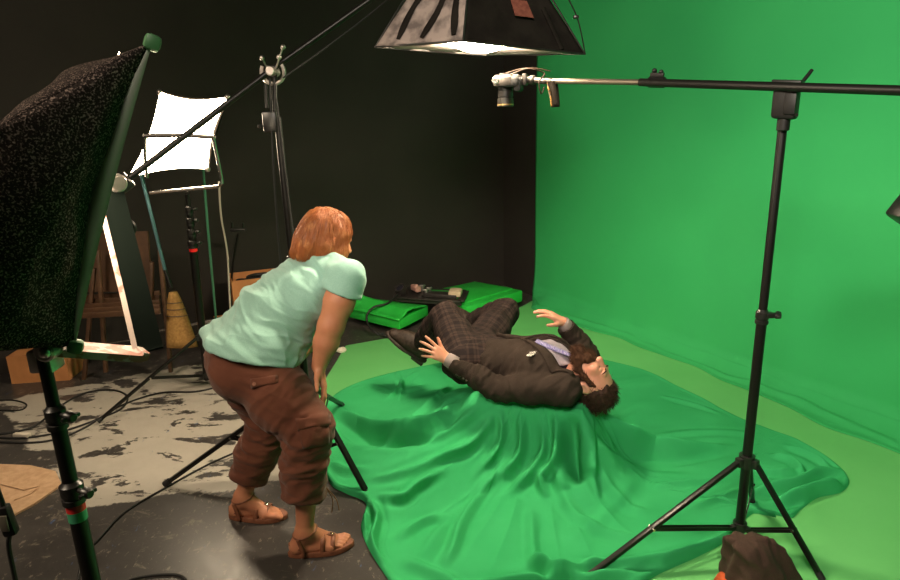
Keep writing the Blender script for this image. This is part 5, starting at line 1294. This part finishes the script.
# ------------------------------------------------------------------ clutter along the back wall and on the floor at the left
def carton(name, label, px, Y, ang, w_, d_, h_, z0, open_=True, hole=False, m_=CARD):
    c = AT(*px, Y); c[2] = z0; ca, sa = math.cos(ang), math.sin(ang); X = np.array([ca, sa, 0]); Yv = np.array([-sa, ca, 0]); t = .006
    e = empty(name, c, label, 'box')
    for s in (-1, 1):
        p = c + Yv * s * d_ / 2 + (0, 0, h_ / 2)
        if hole and s == -1:
            m = MB(); hw, hh, hz = .045, .014, h_ * .68                     # panel with a hand hole
            m.box(c + Yv * s * d_ / 2 + (0, 0, (hz - hh) / 2), (w_, t, hz - hh), (X, Yv, (0, 0, 1))).box(c + Yv * s * d_ / 2 + (0, 0, (hz + hh + h_) / 2), (w_, t, h_ - hz - hh), (X, Yv, (0, 0, 1)))
            for q in (-1, 1): m.box(c + Yv * s * d_ / 2 + X * q * (w_ / 2 + hw) / 2 + (0, 0, hz), (w_ / 2 - hw, t, hh * 2), (X, Yv, (0, 0, 1)))
            m.build('side', m_, e)
        else: MB().box(p, (w_, t, h_), (X, Yv, (0, 0, 1))).build('side', m_, e)
        MB().box(c + X * s * (w_ / 2 - t / 2) + (0, 0, h_ / 2), (t, d_ - t, h_), (X, Yv, (0, 0, 1))).build('side', m_, e)
    MB().box(c + (0, 0, t / 2), (w_ - t, d_ - t, t), (X, Yv, (0, 0, 1))).build('bottom', m_, e)
    if not open_: MB().box(c + (0, 0, h_ - t / 2), (w_, d_, t), (X, Yv, (0, 0, 1))).build('lid', m_, e)
    return e, c, X, Yv
ang = math.atan2(-WN[1], -WN[0])
carton('carton', 'lower orange carton under the open cardboard box by the black wall', (250, 330), 4.66, ang, .46, .34, .25, 0.0, False)
_, cb, Xb, Yb = carton('carton', 'open cardboard box with a hand hole by the black wall behind the woman', (257, 300), 4.76, ang - .12, .36, .28, .31, .252, True, True)
o = MB().tube(catmull([cb + (0, 0, .27) + Xb * (.13 * math.cos(t)) + Yb * (.09 * math.sin(t)) + np.array([0, 0, .02 * math.sin(2 * t)]) for t in np.linspace(0, 6.28, 12, endpoint=False)], 4, True), .016, 8).tube(
    catmull([cb + (0, 0, .29) + Xb * (.08 * math.cos(t) + .03) + Yb * (.07 * math.sin(t)) for t in np.linspace(0, 6.28, 10, endpoint=False)], 4, True), .014, 8).build('cable_coil', RUBBER)
tag(o, 'coil of thick black cable heaped on top of the open cardboard box', 'cable coil')
# leaning thin poles
o = MB().tube([AT(201, 142, 4.3), AT(208, 230, 4.3), G(219, 352, .01)], .0085, 8).build('thin_pole', mat('green_pole', (.06, .22, .13), .4)); tag(o, 'thin green pole leaning behind the glowing light bank', 'pole')
pb = G(226, 345, 0); me_ = empty('microphone_stand', pb, 'small dark stand with a clip top beside the cardboard box', 'stand')
MB().tube([pb + (0, 0, .02), AT(233, 262, pb[1]), AT(238, 234, pb[1])], .009, 8).build('pole', BLACK_TUBE, me_)
MB().lathe(pb, (0, 0, 1), [(0, .11), (.012, .11), (.02, .03), (.04, .014)]).build('base', BLACK_METAL, me_)
MB().box(AT(238, 230, pb[1]), (.12, .03, .02), None, .005).cyl(AT(232, 228, pb[1]), AT(232, 222, pb[1]), .008).cyl(AT(243, 228, pb[1]), AT(243, 223, pb[1]), .008).build('clip', BLACK_METAL, me_)
o = MB().cyl(AT(150, 332, 4.45), AT(232, 317, 4.5), .018, seg=12, bev=.004).build('metal_pipe', STEEL); tag(o, 'metal pipe lying low behind the light stand by the wall', 'pipe')
# broom
BRS = mat('broom_straw', (.50, .29, .09), .8, noise=(70, (.36, .19, .05), 4), bump=(160, .5))
bt = AT(139, 166, 4.05); bm_ = AT(165, 270, 4.0); bb = AT(173, 292, 3.98); be_ = G(171, 358, .0) + (0, -.0, .0)
be_ = AT(178, 347, 3.96)
BE_ = empty('broom', be_, 'straw broom with a blue handle leaning at the back left', 'broom')
MB().tube([bt, bm_], .011, 10).build('handle', mat('blue_handle', (.10, .24, .27), .45), BE_)
MB().tube([bm_, lerp(bm_, bb, .8)], .012, 10).build('handle_socket', BLACK_METAL, BE_)
g = []
for j in range(9):
    t = j / 8; c = lerp(bb - (0, 0, .0), be_, t) ; wd = .024 + .078 * t ** .7; g.append((c + (.03 * t, 0, 0), wd))
V = []; Fc = []; n = 40
for c, wd in g:
    for k in range(n):
        t = 2 * math.pi * k / n; rr = 1 + .035 * math.sin(k * 2.5); V.append(c + np.array([wd * math.cos(t) * rr, .028 * math.sin(t) * rr, 0]))
for i in range(8):
    for k in range(n): Fc.append((i * n + k, i * n + (k + 1) % n, (i + 1) * n + (k + 1) % n, (i + 1) * n + k))
Fc.append(tuple(range(n))[::-1]); Fc.append(tuple(8 * n + k for k in range(n)))
head_ = MB().add(V, Fc).build('bristles', BRS, BE_, True)
for t in (.18, .30, .42):
    i = t * 8; c = lerp(g[int(i)][0], g[int(i) + 1][0], i % 1); wd = lerp([g[int(i)][1]], [g[int(i) + 1][1]], i % 1)[0]
    MB().tube([c + np.array([(wd + .003) * math.cos(q), .031 * math.sin(q), 0]) for q in np.linspace(0, 2 * math.pi, 24)], .003, 5).build('stitching', mat('stitch', (.10, .07, .05), .7), head_)
# stacked folding chairs, seen behind the yoke
def fold_chair(dy, label):
    Z = lambda x, y, o=0: AT(x, y, 4.15 + dy + o)
    e = empty('folding_chair', Z(120, 372), label, 'chair')
    m = MB(); tl, tr, br, bl = Z(97, 233, .12), Z(148, 231, .12), Z(152, 291, .06), Z(88, 292, .06)
    MB().sheet([[tl, bl], [tr, br]], .02).build('backrest', WOOD, e)
    for k in range(5):
        y = 296 + k * 4.6; MB().rod(Z(80, y + 1.5, -.10 * k + .1), Z(160, y - 3, -.10 * k + .1), .014, .035, bev=.003).build('seat_slat', WOOD, e)
    for a_, b_ in (((160, 250), (171, 372)), ((152, 262), (150, 350)), ((94, 268), (84, 382)), ((98, 250), (106, 372))):
        MB().rod(Z(*a_, -.02), Z(*b_, -.05), .034, .024, bev=.004).build('leg', WOOD, e)
    MB().cyl(Z(96, 345, -.04), Z(135, 339, -.04), .008, seg=10).build('stretcher', STEEL, e)
fold_chair(0, 'brown wooden folding chair standing behind the left softbox and its yoke')
carton('carton', 'cardboard box on the floor under the left softbox', (50, 372), 4.2, .1, .38, .26, .20, 0.0, False)
# woven mat
WM = mat('woven_beige', (.62, .40, .24), .85, noise=(30, (.52, .32, .18), 3), bump=(120, .6, 'weave'))
pts = [(-60, 462), (0, 466), (30, 467), (56, 473), (62, 486), (36, 505), (14, 517), (-60, 540)]
V = [(*G(x, y)[:2], .012) for x, y in pts]; V += [(p[0], p[1], .002) for p in V]; n = len(pts)
o = mesh_obj('woven_mat', V, [tuple(range(n)), tuple(range(2 * n - 1, n - 1, -1))] + [(i, i + n, (i + 1) % n + n, (i + 1) % n) for i in range(n)], WM, None, False); tag(o, 'beige woven mat corner on the floor at the left edge', 'mat')
for P in ([G(0, 484, .015), G(24, 490, .0155), G(40, 486, .015)], [G(14, 500, .0155), G(30, 494, .0155), G(40, 486, .015)]): MB().tube(P, .003, 6).build('fold_line', WM, o)
# hanging connector box at the left edge
c = AT(7, 520, 1.25); PBX = empty('cable_connector', c, 'black cable connector hanging at the lower left edge', 'connector')
MB().box(c, (.028, .026, .075), (nrm((1, .2, .1)), nrm((-.2, 1, 0)), nrm((-.12, 0, 1))), .006).build('plug', BLACK_PLASTIC, PBX)
MB().box(c + (.002, -.014, 0), (.018, .004, .04), None, .001).build('plug_face', mat('plug_face', (.10, .09, .07), .4), PBX)
MB().tube(catmull([AT(-22, 440, 1.2), AT(-6, 480, 1.24), c + (0, 0, .035)], 5), .0055, 8).tube(catmull([c - (0, 0, .035), AT(9, 548, 1.25), AT(17, 590, 1.25), AT(24, 660, 1.2), (-.9, 1.1, .01)], 5), .0055, 8).build('cable', RUBBER, PBX)
# cables on the floor
def fcable(label, pts, r=.006):
    P = catmull([G(x, y, r + .0005) for x, y in pts], 8); o = MB().tube(P, r, 8).build('floor_cable', RUBBER, None, True); tag(o, label, 'cable')
fcable('black floor cable curling from the left edge round towards the stand leg', [(-20, 436), (30, 428), (60, 406), (85, 393), (112, 390), (127, 396), (122, 408), (98, 419), (60, 432), (20, 438), (-20, 436)])
fcable('black floor cable running right to the glowing bank stand', [(-20, 441), (40, 442), (80, 430), (120, 406), (160, 393), (200, 391), (240, 380)])
fcable('black floor cable looping at the far left edge', [(-20, 402), (10, 400), (26, 404), (20, 410), (-6, 410), (-20, 408)], .005)
fcable('thin black cable running from the boom stand to the bottom edge', [(236, 452), (205, 466), (165, 488), (125, 512), (100, 538), (84, 556), (76, 590)], .005)
fcable('black cable loops at the bottom edge beside the left stand', [(120, 590), (130, 580), (155, 575), (178, 575), (186, 582), (180, 592)], .005)
c = G(22, 435, .015); o = MB().box(c, (.10, .03, .022), (nrm((1, -.15, 0)), nrm((.15, 1, 0)), (0, 0, 1)), .005).build('cable_plug', mat('pale_plug', (.55, .5, .42), .5)); tag(o, 'pale plug on the floor cable at the left edge', 'plug')
o = MB().sph(G(341, 350, .02), (.042, .034, .022), 10).build('paper_ball', mat('white_paper', (.75, .68, .58), .8, bump=(60, 1.0)))
v_ = np.array([v.co for v in o.data.vertices]); 
for v in o.data.vertices: v.co += Vector(nrm(np.array(v.co) - v_.mean(0))) * .007 * float(vnoise(np.array([[v.co.x * 60, v.co.y * 60, v.co.z * 60]]))[0])
tag(o, 'small crumpled white paper on the floor beside the woman', 'paper')
